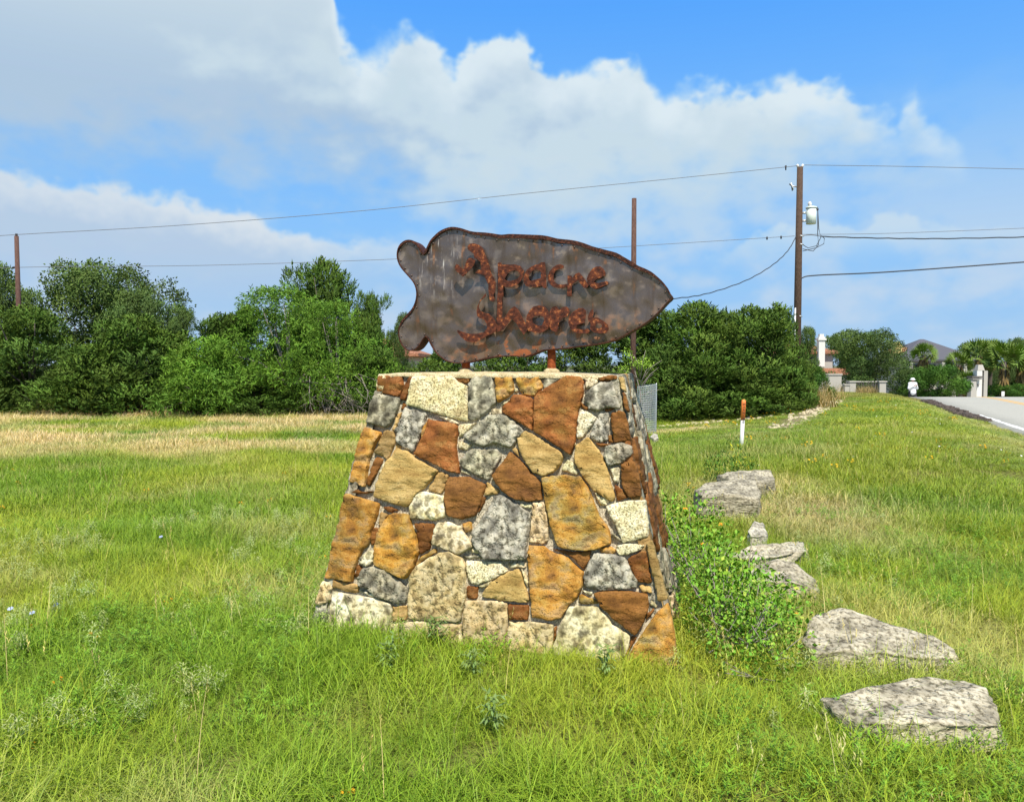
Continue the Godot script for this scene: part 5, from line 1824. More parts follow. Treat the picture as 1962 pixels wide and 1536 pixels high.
# ------------------------------------------------------------------ boulders
func boulder(called: String, label: String, plan: Array, heights: Array, depth_out: float, seed_: int, strata: float, rugged := 1.0, pale := 1.0) -> void:
	# plan: ground points round the rim of its upper face, in order; heights: of each rim point; the sides go down and outwards
	var c := Vector3.ZERO
	for p in plan: c += p
	c /= plan.size()
	var o := thing(called, label, "boulder", Vector3(c.x, 0.0, c.z), 0.0, "limestone boulders in a row beside the pedestal")
	var rim := PackedVector2Array()
	var hs := []
	var n := plan.size()
	for i in n:
		for j in 5:
			var t := j / 5.0
			var p: Vector3 = plan[i].lerp(plan[(i + 1) % n], t)
			var q := Vector2(p.x - c.x, p.z - c.z)
			q += q.normalized() * 0.02 * fine.get_noise_2d(p.x * 300.0 + seed_, p.z * 300.0)
			rim.append(q)
			hs.append(lerpf(heights[i], heights[(i + 1) % n], smoothstep(0.0, 1.0, t)))
	var mid := 0.0
	for h in hs: mid += h
	mid /= hs.size()
	var st := soft()
	var rows := []
	var shape := [[1.02, -0.35], [1.01, 0.15], [1.02, 0.45], [1.0, 0.72], [1.015, 0.92], [0.985, 0.99], [0.93, 1.01], [0.8, 1.02], [0.62, 1.02], [0.42, 1.02], [0.22, 1.02], [0.001, 1.02]]
	for r in shape.size():
		var row := []
		for i in rim.size():
			var k: float = shape[r][0]
			var h := lerpf(mid, hs[i], smoothstep(0.0, 1.0, k))
			var q := rim[i] * k
			var y: float = h * shape[r][1] if shape[r][1] > 0.0 else -0.12
			var w := Vector3(q.x, y, q.y)
			var nz := fine.get_noise_3d(w.x * 200.0 + seed_, w.y * 420.0, w.z * 200.0) + 0.5 * fine.get_noise_3d(w.x * 620.0, w.y * 900.0 + seed_, w.z * 620.0)
			w.y += nz * 0.008 * rugged + strata * 0.008 * fine.get_noise_2d(w.x * 60.0 + w.z * 420.0, seed_)
			if r < 5: w += Vector3(q.x, 0, q.y).normalized() * (nz * 0.022 * rugged + depth_out * (0.6 - shape[r][1]))
			row.append(w)
		rows.append(row)
	var m := rim.size()
	var cw := Geometry2D.is_polygon_clockwise(rim)
	var tint: Color = Color(0.80, 0.775, 0.71) * pale
	for r in rows.size() - 1:
		for i in m:
			var j := (i + 1) % m
			var six := [rows[r][i], rows[r][j], rows[r + 1][j], rows[r][i], rows[r + 1][j], rows[r + 1][i]]
			if not cw: six = [rows[r][j], rows[r][i], rows[r + 1][i], rows[r][j], rows[r + 1][i], rows[r + 1][j]]
			for v in six:
				st.set_color(tint * (1.0 + 0.25 * fine.get_noise_3d(v.x * 120.0, v.y * 120.0 + seed_, v.z * 120.0)))
				st.add_vertex(v)
	st.index()
	part("rock", done(st), M.boulder, o)
	var rad := 0.0
	for q in rim: rad += q.length()
	boulder_spots.append([c.x, c.z, rad / m * 0.85])


func rim_of(px: Array, h: float) -> Array:
	var out := []
	for i in range(0, px.size(), 2): out.append(on_plane(px[i], px[i + 1], Vector3(0, h, 0), Vector3.UP))
	return out


func boulders() -> void:
	boulder("boulder", "broad flat-topped grey slab boulder nearest of the row", rim_of([1575, 1332, 1690, 1312, 1760, 1300, 1850, 1299, 1890, 1318, 1908, 1345, 1912, 1375, 1860, 1386, 1740, 1384, 1650, 1380, 1605, 1352], 0.13), [0.12, 0.14, 0.14, 0.13, 0.13, 0.12, 0.10, 0.12, 0.13, 0.12, 0.12], 0.02, 11, 1.0, 1.7, 1.12)
	boulder("boulder", "long grey boulder humped at one end and sloping into the grass", rim_of([1535, 1205, 1560, 1180, 1610, 1172, 1650, 1180, 1720, 1195, 1790, 1210, 1835, 1235, 1790, 1240, 1700, 1230, 1620, 1228, 1560, 1228], 0.16), [0.11, 0.17, 0.19, 0.17, 0.15, 0.13, 0.10, 0.10, 0.10, 0.11, 0.10], 0.03, 23, 0.6, 1.7, 1.05)
	boulder("boulder", "low smooth grey boulder half covered by the leafy shrub", rim_of([1425, 1098, 1450, 1086, 1490, 1080, 1520, 1084, 1565, 1100, 1572, 1112, 1520, 1112, 1450, 1110], 0.14), [0.13, 0.15, 0.18, 0.17, 0.10, 0.07, 0.13, 0.13], 0.02, 37, 0.2)
	boulder("boulder", "rough crumbling boulder with dry grass over it behind the smooth one", rim_of([1395, 1052, 1430, 1042, 1480, 1040, 1520, 1035, 1542, 1030, 1546, 1046, 1500, 1056, 1440, 1060], 0.15), [0.10, 0.12, 0.13, 0.13, 0.12, 0.11, 0.12, 0.10], 0.03, 41, 0.4, 4.0, 1.25)
	boulder("boulder", "small white pointed stone standing in the grass", rim_of([1432, 1014, 1445, 1006, 1462, 1004, 1470, 1014, 1455, 1020, 1440, 1020], 0.16), [0.14, 0.19, 0.18, 0.13, 0.13, 0.13], 0.02, 53, 0.0, 2.0, 1.6)
	boulder("boulder", "square weathered grey block standing upright in the grass", rim_of([1330, 932, 1350, 924, 1400, 920, 1448, 922, 1456, 934, 1452, 944, 1400, 943, 1345, 942], 0.36), [0.33, 0.35, 0.36, 0.36, 0.33, 0.31, 0.34, 0.33], 0.0, 61, 0.5, 2.4)
	boulder("boulder", "mossy pitted block farthest of the row, behind the square one", rim_of([1376, 904, 1400, 898, 1440, 897, 1478, 900, 1486, 908, 1460, 914, 1410, 914], 0.36), [0.33, 0.34, 0.33, 0.36, 0.30, 0.31, 0.31], 0.0, 79, 0.4, 2.6)
	boulder("boulder", "small rounded pale stone on the grass beside the wire tree guard", rim_of([1246, 836, 1252, 832, 1260, 833, 1262, 838, 1254, 840], 0.14), [0.14, 0.16, 0.15, 0.13, 0.13], 0.0, 83, 0.0, 1.0, 1.5)


# ------------------------------------------------------------------ poles and wires
func pole(label: String, x: float, top: float, d: float, r: float, m: Material, lean := Vector3.ZERO) -> Node3D:
	var foot := stand(x, d)
	var h := at(x, top, d).y - foot.y
	var o := thing("utility_pole", label, "pole", foot, 0.0, "wooden poles of the power line")
	part("shaft", rod([Vector3(0, -0.3, 0), Vector3(lean.x * 0.5, h * 0.5, 0), Vector3(lean.x, h, 0)], [r * 1.12, r, r * 0.82], 14), m, o)
	return o


func wire(label: String, points: Array, r: float, m: Material, wave := 0.0) -> void:
	var path := []
	var n := points.size()
	for i in n - 1:
		var a: Vector3 = points[maxi(i - 1, 0)]
		var b: Vector3 = points[i]
		var c: Vector3 = points[i + 1]
		var e: Vector3 = points[mini(i + 2, n - 1)]
		for k in 10: path.append(b.cubic_interpolate(c, a, e, k / 10.0) + Vector3(0, wave * sin((i * 10 + k) * 1.7), 0))
	path.append(points[n - 1])
	tag(part("power_wire", rod(path, [r], 6), m), label, "wire", "wires of the power line")


func poles() -> void:
	var o := pole("transformer pole, tall brown wooden pole with a pale grey transformer near the road", 1527, 320, 30.0, 0.135, M.wood)
	var h := at(1527, 320, 30.0).y - o.position.y
	var y := func(row: float) -> float: return at(1527, row, 30.0).y - o.position.y
	# transformer
	var ty: float = y.call(413)
	part("transformer_tank", rod([Vector3(0.42, ty - 0.33, 0.1), Vector3(0.42, ty + 0.26, 0.1)], [0.185], 18), M.tank, o)
	part("transformer_lid", rod([Vector3(0.42, ty + 0.26, 0.1), Vector3(0.42, ty + 0.3, 0.1), Vector3(0.42, ty + 0.33, 0.1)], [0.21, 0.2, 0.1], 18), M.tank, o)
	part("bushing", rod([Vector3(0.36, ty + 0.32, 0.1), Vector3(0.36, ty + 0.42, 0.1), Vector3(0.34, ty + 0.5, 0.12)], [0.06, 0.075, 0.05], 10), M.porcelain, o)
	part("bracket", rod([Vector3(0.08, ty + 0.1, 0), Vector3(0.3, ty + 0.1, 0.05)], [0.04], 8), M.metal, o)
	part("bracket", rod([Vector3(0.08, ty - 0.2, 0), Vector3(0.3, ty - 0.2, 0.05)], [0.04], 8), M.metal, o)
	part("terminal", rod([Vector3(0.6, ty + 0.2, 0.12), Vector3(0.68, ty + 0.22, 0.14)], [0.05, 0.03], 8), M.black, o)
	# insulators on top, and the fuse cutout below
	for s in [-1, 1]:
		part("insulator", rod([Vector3(0.07 * s, h - 0.05, 0), Vector3(0.09 * s, h + 0.05, 0), Vector3(0.12 * s, h + 0.1, 0)], [0.03, 0.055, 0.04], 8), M.porcelain, o)
	var cy: float = y.call(358)
	part("cutout_arm", rod([Vector3(-0.1, cy, 0), Vector3(-0.3, cy + 0.02, 0.05)], [0.025], 6), M.metal, o)
	part("fuse_cutout", rod([Vector3(-0.36, cy + 0.14, 0.06), Vector3(-0.26, cy - 0.12, 0.06)], [0.03, 0.02], 8), M.porcelain, o)
	part("fuse_cutout", rod([Vector3(-0.42, cy + 0.1, 0.06), Vector3(-0.33, cy + 0.02, 0.06), Vector3(-0.3, cy - 0.16, 0.06)], [0.02], 6), M.black, o)
	part("conduit", rod([Vector3(-0.13, 0, 0.08), Vector3(-0.12, y.call(590), 0.08)], [0.035], 8), M.galv, o)
	var steps := [[605, 0.14], [452, 0.15], [468, 0.15]]
	for s in steps: part("clamp", rod([Vector3(0.0, y.call(s[0]), 0.1), Vector3(s[1], y.call(s[0]) - 0.03, 0.12)], [0.035, 0.02], 6), M.metal, o)
	# drip loops between the transformer and the cables
	for l in [[[0.64, 398], [0.70, 440], [0.78, 456], [0.62, 472], [0.3, 476], [0.1, 470]], [[0.64, 398], [0.66, 450], [0.70, 470], [0.5, 482], [0.3, 480], [0.1, 478]], [[0.8, 452], [0.92, 458], [0.9, 468], [0.6, 476], [0.1, 482]]]:
		var path := []
		for q in l: path.append(Vector3(q[0], y.call(q[1]), 0.15))
		part("drip_loop", rod(path, [0.014], 6), M.cable, o)
	pole("bare reddish-brown wooden pole standing right behind the arrowhead sign", 1213, 380, 21.6, 0.078, M.old_wood)
	var far := pole("distant wooden pole rising from the junipers at the far end of the line", 38, 452, 27.3, 0.085, M.old_wood)
	var fh := at(38, 452, 27.3).y - far.position.y
	part("insulator", rod([Vector3(0, fh, 0), Vector3(0, fh + 0.08, 0)], [0.04], 8), M.black, far)
	part("insulator", rod([Vector3(-0.1, fh - 1.08, 0), Vector3(-0.16, fh - 1.1, 0)], [0.04], 8), M.black, far)
	# wires
	wire("topmost thin wire from the distant pole to the transformer pole", [at(-160, 462, 26.8), at(36, 449, 27.3), at(350, 431, 27.9), at(700, 403, 28.5), at(1000, 371, 29.0), at(1300, 341, 29.6), at(1533, 317, 30.0)], 0.011, M.wire)
	wire("topmost thin wire running on from the transformer pole over the road", [at(1542, 316, 30.0), at(1750, 319, 30.0), at(2100, 327, 30.0)], 0.011, M.wire)
	wire("lower thin wire passing behind the sign to the transformer pole", [at(-160, 522, 26.8), at(36, 512, 27.3), at(400, 508, 27.9), at(760, 496, 28.5), at(1000, 484, 29.0), at(1300, 466, 29.6), at(1523, 452, 30.0)], 0.010, M.wire)
	wire("thin wire leaving the transformer pole just above the thick cable", [at(1533, 449, 30.0), at(1700, 447, 30.0), at(1962, 437, 30.0), at(2100, 430, 30.0)], 0.010, M.wire)
	wire("thick dark cable leaving the transformer pole towards the road", [at(1575, 453, 30.0), at(1680, 456, 30.0), at(1800, 457, 30.0), at(1962, 454, 30.0), at(2100, 450, 30.0)], 0.024, M.cable, 0.008)
	wire("short tie wire joining the thick cable to the transformer pole", [at(1533, 452, 29.9), at(1555, 450, 29.9), at(1575, 453, 30.0)], 0.014, M.wire)
	wire("low dark telephone cable curving up from the transformer pole", [at(1530, 545, 29.9), at(1538, 532, 29.9), at(1570, 527, 29.8), at(1700, 521, 29.0), at(1962, 502, 27.5), at(2100, 492, 26.8)], 0.026, M.cable)
	wire("wavy service cable drooping from the transformer pole to behind the sign", [at(1526, 452, 29.9), at(1510, 480, 29.6), at(1480, 508, 29.0), at(1430, 537, 28.0), at(1360, 561, 26.0), at(1300, 571, 24.2), at(1216, 574, 21.7)], 0.017, M.cable, 0.010)
	# two small markers hang on the wires
	for q in [[1470, 455.5], [1497, 453.8]]:
		tag(part("wire_marker", rod([at(q[0], q[1] - 2, 29.85), at(q[0], q[1] + 3.5, 29.85)], [0.03], 6), M.black), "small dark marker on the lower wire, %s the transformer pole" % ("farther from" if q[0] < 1480 else "nearer to"), "wire marker")
	tag(part("wire_marker", rod([at(1506, 317, 29.9), at(1506, 326, 29.9)], [0.035, 0.02], 6), M.black), "small dark clip hanging on the topmost wire", "wire marker")


# ------------------------------------------------------------------ the guard and the marker
func guard_and_marker() -> void:
	var c := on_ground(1232, 832)
	var o := thing("tree_guard", "cylinder of galvanised wire mesh standing round the sapling behind the pedestal", "tree guard", c)
	var h := 1.12
	var r := 0.30
	var st := hard()
	for i in 44:
		var a := TAU * i / 44
		var p := Vector3(cos(a) * r, 0, sin(a) * r)
		tube(st, [p, p + Vector3.UP * (h + 0.04 * cos(a))], [0.0035], 4, false)
	for j in 23:
		var path := []
		for i in 25:
			var a := TAU * i / 24
			path.append(Vector3(cos(a) * r, h * j / 22.0 + 0.04 * cos(a) * j / 22.0, sin(a) * r))
		tube(st, path, [0.0035], 4, false)
	part("mesh_screen", done(st), M.galv, o)
	var rim := []
	for i in 25: rim.append(Vector3(cos(TAU * i / 24) * r, h + 0.04 * cos(TAU * i / 24), sin(TAU * i / 24) * r))
	part("rim", rod(rim, [0.007], 6), M.galv, o)
	part("stake", rod([Vector3(r, -0.1, 0.02), Vector3(r, h + 0.07, 0.02)], [0.012], 6), M.galv, o)
	# marker
	var f := on_ground(1421, 856)
	var hh := at(1425, 765, -f.z).y - f.y
	var mk := thing("marker_post", "slim white marker post with an orange lettered top in the grass", "marker post", f)
	mk.rotation.z = -0.035
	part("shaft", rod([Vector3(0, -0.2, 0), Vector3(0, hh * 0.57, 0)], [0.033], 14), M.white_plastic, mk)
	part("orange_sleeve", rod([Vector3(0, hh * 0.57, 0), Vector3(0, hh - 0.05, 0), Vector3(0, hh - 0.018, 0), Vector3(0, hh, 0)], [0.038, 0.038, 0.032, 0.01], 14), M.orange, mk)
	var word := "WARNING"
	for i in word.length():
		var t := TextMesh.new()
		t.text = word[i]
		t.font_size = 32
		t.pixel_size = 0.0016
		t.depth = 0.004
		part("letter", t, M.black, mk, Transform3D(Basis(), Vector3(0, hh * 0.93 - i * 0.05 - 0.02, 0.0385)))


# ------------------------------------------------------------------ houses, walls and gate over the crest
func hip_roof(w: float, d: float, h: float, over: float, ridge: float) -> ArrayMesh:
	var st := hard()
	var a := [Vector3(-w / 2 - over, 0, d / 2 + over), Vector3(w / 2 + over, 0, d / 2 + over), Vector3(w / 2 + over, 0, -d / 2 - over), Vector3(-w / 2 - over, 0, -d / 2 - over)]
	var r0 := Vector3(-ridge / 2, h, 0)
	var r1 := Vector3(ridge / 2, h, 0)
	quad_face(st, a[0], r0, r1, a[1])
	quad_face(st, a[2], r1, r0, a[3])
	for t in [[a[1], r1, a[2]], [a[3], r0, a[0]]]:
		for v in t: st.add_vertex(v)
	for i in 4:
		var j := (i + 1) % 4
		var dn := Vector3(0, -0.18, 0)
		quad_face(st, a[i] + dn, a[i], a[j], a[j] + dn)
	quad_face(st, a[0] + Vector3(0, -0.18, 0), a[1] + Vector3(0, -0.18, 0), a[2] + Vector3(0, -0.18, 0), a[3] + Vector3(0, -0.18, 0))
	return done(st)


func box_part(called: String, c: Vector3, size: Vector3, m: Material, parent: Node, taper := 1.0) -> MeshInstance3D:
	var st := hard()
	box(st, Vector3.ZERO, size, 0.0, taper)
	return part(called, done(st), m, parent, Transform3D(Basis(), c))


func window(x: float, y: float, z: float, w: float, h: float, parent: Node) -> void:
	var f := box_part("window", Vector3(x, y, z), Vector3(w, h, 0.12), M.trim, parent)
	box_part("pane", Vector3(0, 0, 0.06), Vector3(w - 0.14, h - 0.14, 0.03), M.pane, f)


func houses() -> void:
	# white house with the chimney
	var d := 64.0
	var base := stand(1556, d)
	var o := thing("white_house", "white stucco house with a tall white chimney behind the transformer pole", "house", base)
	var row := func(y: float) -> float: return at(1556, y, d).y - base.y
	var e: float = row.call(676)
	box_part("wall", Vector3(-0.8, e / 2, -3.0), Vector3(5.0, e, 6.0), M.stucco, o)
	var roof := part("roof", hip_roof(5.0, 6.0, 0.9, 0.4, 1.5), M.tile, o, Transform3D(Basis(), Vector3(-0.8, e + 0.1, -3.0)))
	var ch := box_part("chimney", Vector3(1.35, 0.75, 2.6), Vector3(0.5, 2.4, 0.5), M.white_paint, roof)
	ch.position = Vector3(1.35, 0.0, 3.4)
	box_part("chimney_cap", Vector3(1.35, 1.0, 3.4), Vector3(0.66, 0.16, 0.66), M.white_paint, roof)
	box_part("chimney_pot", Vector3(1.35, 1.25, 3.4), Vector3(0.34, 0.36, 0.34), M.white_paint, roof)
	box_part("porch_roof", Vector3(1.0, row.call(711), 1.2), Vector3(2.4, 0.5, 2.2), M.tile, o, 0.8)
	box_part("porch_wall", Vector3(1.0, row.call(711) / 2 - 0.2, 1.2), Vector3(2.0, row.call(711) - 0.2, 1.8), M.stucco, o)
	window(0.2, row.call(692), 0.06, 0.9, 0.9, o)
	window(-1.6, row.call(692), 0.06, 0.9, 0.9, o)
	# dark-roofed house with the yellow chimney
	d = 78.0
	base = stand(1806, d)
	o = thing("dark_roofed_house", "large house with a steep dark grey roof and a yellow chimney behind the palms", "house", base)
	var row2 := func(y: float) -> float: return at(1806, y, d).y - base.y
	e = row2.call(690)
	box_part("wall", Vector3(0, e / 2, -4.0), Vector3(7.2, e, 7.0), M.stucco, o)
	roof = part("roof", hip_roof(7.2, 7.0, row2.call(649) - e, 0.5, 0.4), M.slate, o, Transform3D(Basis(), Vector3(0, e + 0.1, -4.0)))
	box_part("chimney", Vector3(-3.4, 0.75, 1.6), Vector3(0.75, 1.5, 0.7), M.yellow_wall, roof)
	box_part("chimney_pot", Vector3(-3.4, 1.65, 1.6), Vector3(0.5, 0.3, 0.5), M.yellow_wall, roof)
	part("wing_roof", hip_roof(2.4, 2.4, 0.7, 0.2, 0.4), M.tile, roof, Transform3D(Basis(), Vector3(-2.5, 0.75, 0.4)))
	for x in [-3.2, -2.0, 0.0, 2.2]: box_part("column", Vector3(x, e / 2 - 0.1, 0.1), Vector3(0.3, e - 0.2, 0.3), M.stucco, o)
	for x in [-2.6, -0.9, 1.1]: window(x, e - 1.0, -0.46, 0.9, 1.2, o)
	# house behind the mesquites
	d = 44.0
	base = stand(690, d)
	o = thing("terracotta_roofed_house", "house with a terracotta tile roof mostly hidden behind the mesquites", "house", base)
	var row3 := func(y: float) -> float: return at(690, y, d).y - base.y
	e = row3.call(680)
	box_part("wall", Vector3(-0.6, e / 2, -4.0), Vector3(7.0, e, 8.0), M.stucco, o)
	roof = part("roof", hip_roof(7.0, 8.0, row3.call(646) - e, 0.45, 2.5), M.tile, o, Transform3D(Basis(), Vector3(-0.6, e + 0.1, -4.0)))
	box_part("chimney", Vector3(-3.2, 1.3, 1.0), Vector3(0.35, 3.0, 0.35), M.stucco, roof)
	box_part("chimney_cap", Vector3(-3.2, 2.9, 1.0), Vector3(0.42, 0.34, 0.42), M.black, roof)
	for x in [-2.5, 0.5, 2.0]: window(x, e * 0.6, 0.06, 1.1, 1.2, o)
	# low white garden wall
	d = 49.5
	base = stand(1589, d)
	var top := at(1589, 718, d).y - base.y
	var wl := thing("garden_wall", "plain white garden wall beyond the dry grass", "wall", base)
	box_part("wall", Vector3(0, top / 2 - 0.2, 0), Vector3(1.5, top + 0.4, 0.3), M.stucco, wl)
	box_part("coping", Vector3(0, top + 0.03, 0), Vector3(1.58, 0.08, 0.4), M.stucco, wl)
	# gate piers under the oak, each its own, and the dark railing between them
	for g in [[1623, 738, 10.0, "small white gate post next to the garden wall"], [1633, 732, 12.0, "white gate pier at the near end of the dark railing"], [1690, 732, 13.0, "white gate pier at the far end of the dark railing"]]:
		var p := stand(g[0], 49.0)
		var th := at(g[0], g[1], 49.0).y - p.y
		var pr := thing("gate_pier", g[3], "gate pier", p, 0.0, "white gate piers under the round oak")
		var w: float = g[2] / FOCAL * 49.0
		box_part("shaft", Vector3(0, th / 2 - 0.2, 0), Vector3(w, th + 0.4, w), M.stucco, pr, 0.94)
		box_part("cap", Vector3(0, th + 0.04, 0), Vector3(w * 1.2, 0.08, w * 1.2), M.stucco, pr)
	var a := stand(1640, 49.1)
	var b := stand(1683, 49.1)
	var fence := thing("railing", "dark railing with a pale top rail between the white gate piers", "railing", (a + b) / 2)
	var half := (b.x - a.x) / 2
	var rh := at(1660, 731, 49.0).y - fence.position.y
	box_part("top_rail", Vector3(0, rh, 0), Vector3(half * 2, 0.08, 0.1), M.stucco, fence)
	box_part("bottom_rail", Vector3(0, rh - 0.9, 0), Vector3(half * 2, 0.06, 0.06), M.trim, fence)
	for i in 13: box_part("baluster", Vector3(lerpf(-half + 0.05, half - 0.05, i / 12.0), rh - 0.5, 0), Vector3(0.05, 0.95, 0.05), M.trim, fence)
	# gateway by the palms
	d = 54.0
	base = stand(1872, d)
	var gate := thing("gateway", "white stucco gateway with a dark-capped pier and a tall arched wall beside the palms", "gateway", base)
	var gx := func(x: float) -> float: return at(x, 740, d).x - base.x
	var gy := func(y: float) -> float: return at(1872, y, d).y - base.y
	box_part("pier", Vector3(gx.call(1863), gy.call(728) / 2, 0), Vector3(0.42, gy.call(728), 0.5), M.stucco, gate, 0.85)
	box_part("pier_cap", Vector3(gx.call(1868), gy.call(722), 0), Vector3(0.75, 0.12, 0.7), M.trim, gate)
	box_part("pier_cap_lip", Vector3(gx.call(1868), gy.call(725.5), 0), Vector3(0.62, 0.1, 0.6), M.stucco, gate)
	box_part("wall", Vector3(gx.call(1878), gy.call(710) / 2, -0.3), Vector3(0.36, gy.call(710), 0.5), M.white_paint, gate)
	box_part("wall", Vector3(gx.call(1890), gy.call(710) / 2, -0.3), Vector3(0.26, gy.call(710), 0.5), M.stucco, gate)
	box_part("arch", Vector3(gx.call(1881), gy.call(704), -0.3), Vector3(0.5, 0.4, 0.5), M.stucco, gate, 0.6)
	box_part("iron_post", Vector3(gx.call(1885), gy.call(712) / 2, -0.28), Vector3(0.14, gy.call(712), 0.3), M.trim, gate)
	part("lantern", rod([Vector3(gx.call(1873), gy.call(739), 0.1), Vector3(gx.call(1873), gy.call(735), 0.1)], [0.06, 0.04], 8), M.trim, gate)
	var urn := on_plane(1924, 757, Vector3(0, 0, -53.0), Vector3.BACK)
	var sg := thing("yard_sign", "small white yard sign under the shaggy palms", "sign", stand(1924, 53.0))
	box_part("panel", Vector3(0, urn.y - sg.position.y + 0.1, 0), Vector3(0.2, 0.32, 0.03), M.white_plastic, sg)
	box_part("stake", Vector3(0, (urn.y - sg.position.y) / 2, 0), Vector3(0.04, urn.y - sg.position.y, 0.02), M.metal, sg)


# ------------------------------------------------------------------ the walker
func body_mesh(bones: Array, cell: float, blend: float) -> ArrayMesh:
	# one skin over tapered bones [from, to, radius, radius]: surface nets on a small grid
	var lo := Vector3(9, 9, 9)
	var hi := -lo
	for b in bones:
		var r := maxf(b[2], b[3]) + cell * 3.0
		lo = lo.min(b[0] - Vector3.ONE * r).min(b[1] - Vector3.ONE * r)
		hi = hi.max(b[0] + Vector3.ONE * r).max(b[1] + Vector3.ONE * r)
	var nx := int((hi.x - lo.x) / cell) + 2
	var ny := int((hi.y - lo.y) / cell) + 2
	var nz := int((hi.z - lo.z) / cell) + 2
	var f := PackedFloat32Array()
	f.resize(nx * ny * nz)
	for k in nz:
		for j in ny:
			for i in nx:
				var p := lo + Vector3(i, j, k) * cell
				var sum := 0.0
				for b in bones:
					var ab: Vector3 = b[1] - b[0]
					var t := clampf((p - b[0]).dot(ab) / maxf(ab.length_squared(), 1e-6), 0.0, 1.0)
					sum += exp(-(p.distance_to(b[0] + ab * t) - lerpf(b[2], b[3], t)) / blend)
				f[(k * ny + j) * nx + i] = -blend * log(maxf(sum, 1e-12))
	var at_ := {}
	var pts := []
	for k in nz - 1:
		for j in ny - 1:
			for i in nx - 1:
				var acc := Vector3.ZERO
				var hits := 0
				for e in [[0, 1], [0, 2], [0, 4], [1, 3], [1, 5], [2, 3], [2, 6], [3, 7], [4, 5], [4, 6], [5, 7], [6, 7]]:
					var a := Vector3i(e[0] & 1, (e[0] >> 1) & 1, e[0] >> 2)
					var b := Vector3i(e[1] & 1, (e[1] >> 1) & 1, e[1] >> 2)
					var fa := f[((k + a.z) * ny + j + a.y) * nx + i + a.x]
					var fb := f[((k + b.z) * ny + j + b.y) * nx + i + b.x]
					if (fa < 0.0) != (fb < 0.0):
						acc += Vector3(a).lerp(Vector3(b), fa / (fa - fb))
						hits += 1
				if hits:
					at_[Vector3i(i, j, k)] = pts.size()
					pts.append(lo + (Vector3(i, j, k) + acc / hits) * cell)
	var st := soft()
	for v in at_:
		var q: Vector3i = v
		for axis in 3:
			var step := Vector3i(1 if axis == 0 else 0, 1 if axis == 1 else 0, 1 if axis == 2 else 0)
			var u := Vector3i(0, 1, 0) if axis == 0 else (Vector3i(0, 0, 1) if axis == 1 else Vector3i(1, 0, 0))
			var w := Vector3i(0, 0, 1) if axis == 0 else (Vector3i(1, 0, 0) if axis == 1 else Vector3i(0, 1, 0))
			if not (at_.has(q - u) and at_.has(q - w) and at_.has(q - u - w)): continue
			var fa := f[(q.z * ny + q.y) * nx + q.x]
			var n2 := q + step
			if n2.x >= nx or n2.y >= ny or n2.z >= nz: continue
			var fb := f[(n2.z * ny + n2.y) * nx + n2.x]
			if (fa < 0.0) == (fb < 0.0): continue
			var a: Vector3 = pts[at_[q]]
			var b: Vector3 = pts[at_[q - u]]
			var c: Vector3 = pts[at_[q - u - w]]
			var e: Vector3 = pts[at_[q - w]]
			if fa < 0.0: quad_face(st, a, e, c, b)
			else: quad_face(st, a, b, c, e)
	st.index()
	return done(st)


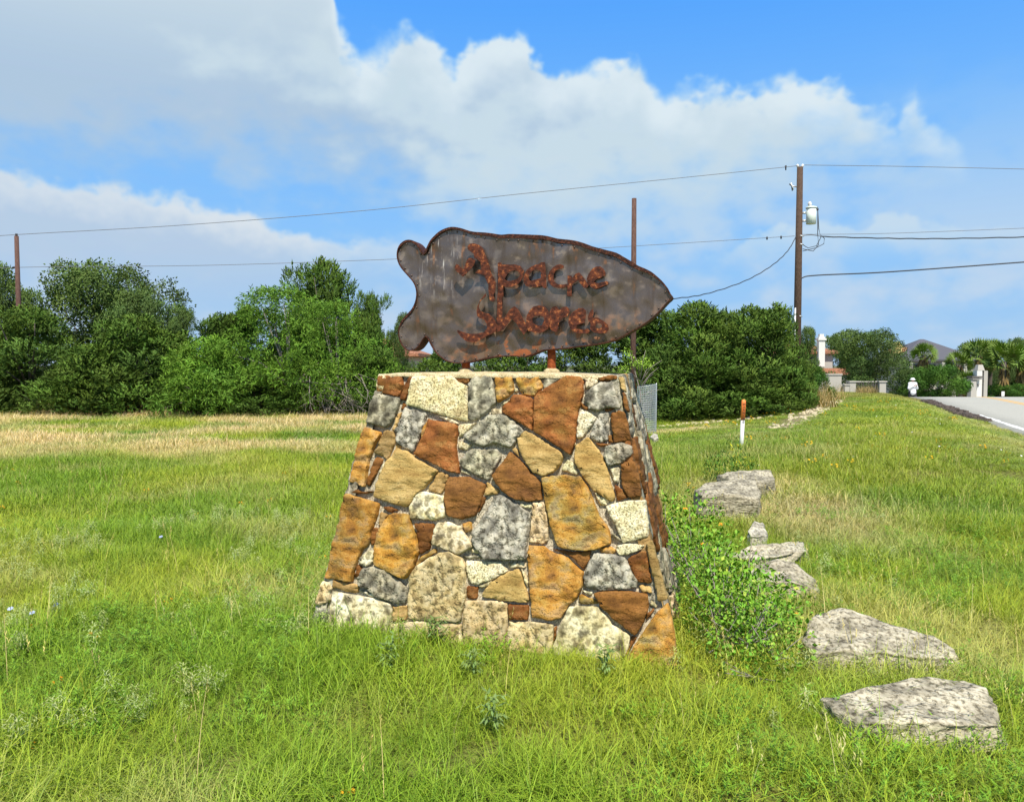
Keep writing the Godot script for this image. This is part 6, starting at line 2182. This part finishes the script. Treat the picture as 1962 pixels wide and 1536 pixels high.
func walker() -> void:
	var d := 47.0
	var base := stand(1750, d)
	var top := at(1750, 724, d).y
	base.y = top - 1.70
	var o := thing("person", "person in white hat, white shirt and dark shorts walking by the road, hands raised", "person", base, 0.2)
	var V := func(x: float, y: float, z: float) -> Vector3: return Vector3(x, y, z)
	var skin := []
	for s in [-1.0, 1.0]:
		skin.append([V.call(0.10 * s, 0.92, 0), V.call(0.11 * s, 0.50, 0.03 + 0.10 * s), 0.085, 0.06])
		skin.append([V.call(0.11 * s, 0.50, 0.03 + 0.10 * s), V.call(0.11 * s, 0.08, -0.02 + 0.13 * s), 0.058, 0.036])
		skin.append([V.call(0.11 * s, 0.05, -0.03 + 0.13 * s), V.call(0.12 * s, 0.03, 0.14 + 0.13 * s), 0.042, 0.03])
		skin.append([V.call(0.19 * s, 1.38, 0), V.call(0.25 * s, 1.12, 0.04), 0.05, 0.042])
		skin.append([V.call(0.25 * s, 1.12, 0.04), V.call(0.07 * s, 1.24, 0.24), 0.04, 0.03])
		for k in 5:
			var fx: float = 0.06 * s + 0.014 * (k - 2)
			skin.append([V.call(fx, 1.25, 0.25), V.call(fx - 0.02 * s, 1.27 + 0.006 * k, 0.31 - 0.01 * absf(k - 2)), 0.011, 0.009])
	skin.append([V.call(0, 0.95, 0), V.call(0, 1.2, 0), 0.13, 0.12])
	skin.append([V.call(0, 1.2, 0), V.call(0, 1.38, 0), 0.13, 0.12])
	skin.append([V.call(0, 1.38, 0), V.call(0, 1.52, 0.01), 0.06, 0.052])
	skin.append([V.call(0, 1.55, 0.02), V.call(0, 1.62, 0.01), 0.082, 0.088])
	skin.append([V.call(0, 1.57, 0.10), V.call(0, 1.55, 0.115), 0.014, 0.012])
	part("body", body_mesh(skin, 0.022, 0.012), M.skin, o)
	var shirt := [[V.call(0, 0.84, 0), V.call(0, 1.15, 0), 0.205, 0.165], [V.call(0, 1.15, 0), V.call(0, 1.36, 0), 0.165, 0.135]]
	for s in [-1.0, 1.0]:
		shirt.append([V.call(0.13 * s, 1.37, 0), V.call(0.20 * s, 1.36, 0), 0.085, 0.08])
		shirt.append([V.call(0.2 * s, 1.36, 0), V.call(0.27 * s, 1.08, 0.04), 0.078, 0.075])
		shirt.append([V.call(0.27 * s, 1.08, 0.04), V.call(0.13 * s, 1.2, 0.19), 0.068, 0.055])
	part("shirt", body_mesh(shirt, 0.03, 0.02), M.cloth, o)
	var shorts := [[V.call(0, 0.9, 0), V.call(0, 0.82, 0), 0.16, 0.17]]
	for s in [-1.0, 1.0]: shorts.append([V.call(0.1 * s, 0.86, 0), V.call(0.11 * s, 0.56, 0.02 + 0.09 * s), 0.115, 0.10])
	part("shorts", body_mesh(shorts, 0.03, 0.02), M.dark_cloth, o)
	part("hat", rod([Vector3(0, 1.58, 0.0), Vector3(0, 1.60, 0.0), Vector3(0, 1.61, 0.0), Vector3(0, 1.68, 0), Vector3(0, 1.705, 0)], [0.17, 0.175, 0.115, 0.105, 0.06], 16), M.cloth, o)


# ------------------------------------------------------------------ everything
func _ready() -> void:
	var cam := Camera3D.new()
	cam.name = "camera"
	cam.position = Vector3(0, EYE, 0)
	cam.rotation.x = -PITCH
	cam.fov = rad_to_deg(2.0 * atan(768.0 / FOCAL))
	cam.near = 0.05
	cam.far = 600.0
	add_child(cam)
	cam.current = true
	var env := Environment.new()
	env.background_mode = Environment.BG_SKY
	env.sky = make_sky()
	env.tonemap_mode = Environment.TONE_MAPPER_LINEAR
	env.tonemap_exposure = 1.3
	env.sdfgi_enabled = true
	env.ssao_enabled = true
	env.ssil_enabled = true
	var we := WorldEnvironment.new()
	we.name = "environment"
	we.environment = env
	add_child(we)
	var sun := DirectionalLight3D.new()
	sun.name = "sun"
	sun.light_energy = 1.6
	sun.light_color = Color(1.0, 0.965, 0.90)
	sun.light_angular_distance = 0.5
	sun.shadow_enabled = true
	var el := deg_to_rad(58.0)
	var az := deg_to_rad(8.0)          # behind the camera and a little to the road's side
	sun.look_at_from_position(Vector3(sin(az) * cos(el), sin(el), cos(az) * cos(el)), Vector3.ZERO)
	add_child(sun)

	noise.seed = 3
	noise.frequency = 0.02
	noise.fractal_octaves = 3
	fine.seed = 8
	fine.frequency = 0.02
	fine.fractal_octaves = 3
	ped = Transform3D(Basis(Vector3.UP, -0.27), Vector3(-0.017, 0.0, -4.99))
	make_materials()
	ground_sheet()
	road()
	pedestal()
	sign_board()
	trees()
	palms()
	houses()
	poles()
	guard_and_marker()
	boulders()
	near_plants()
	walker()
	meadow()
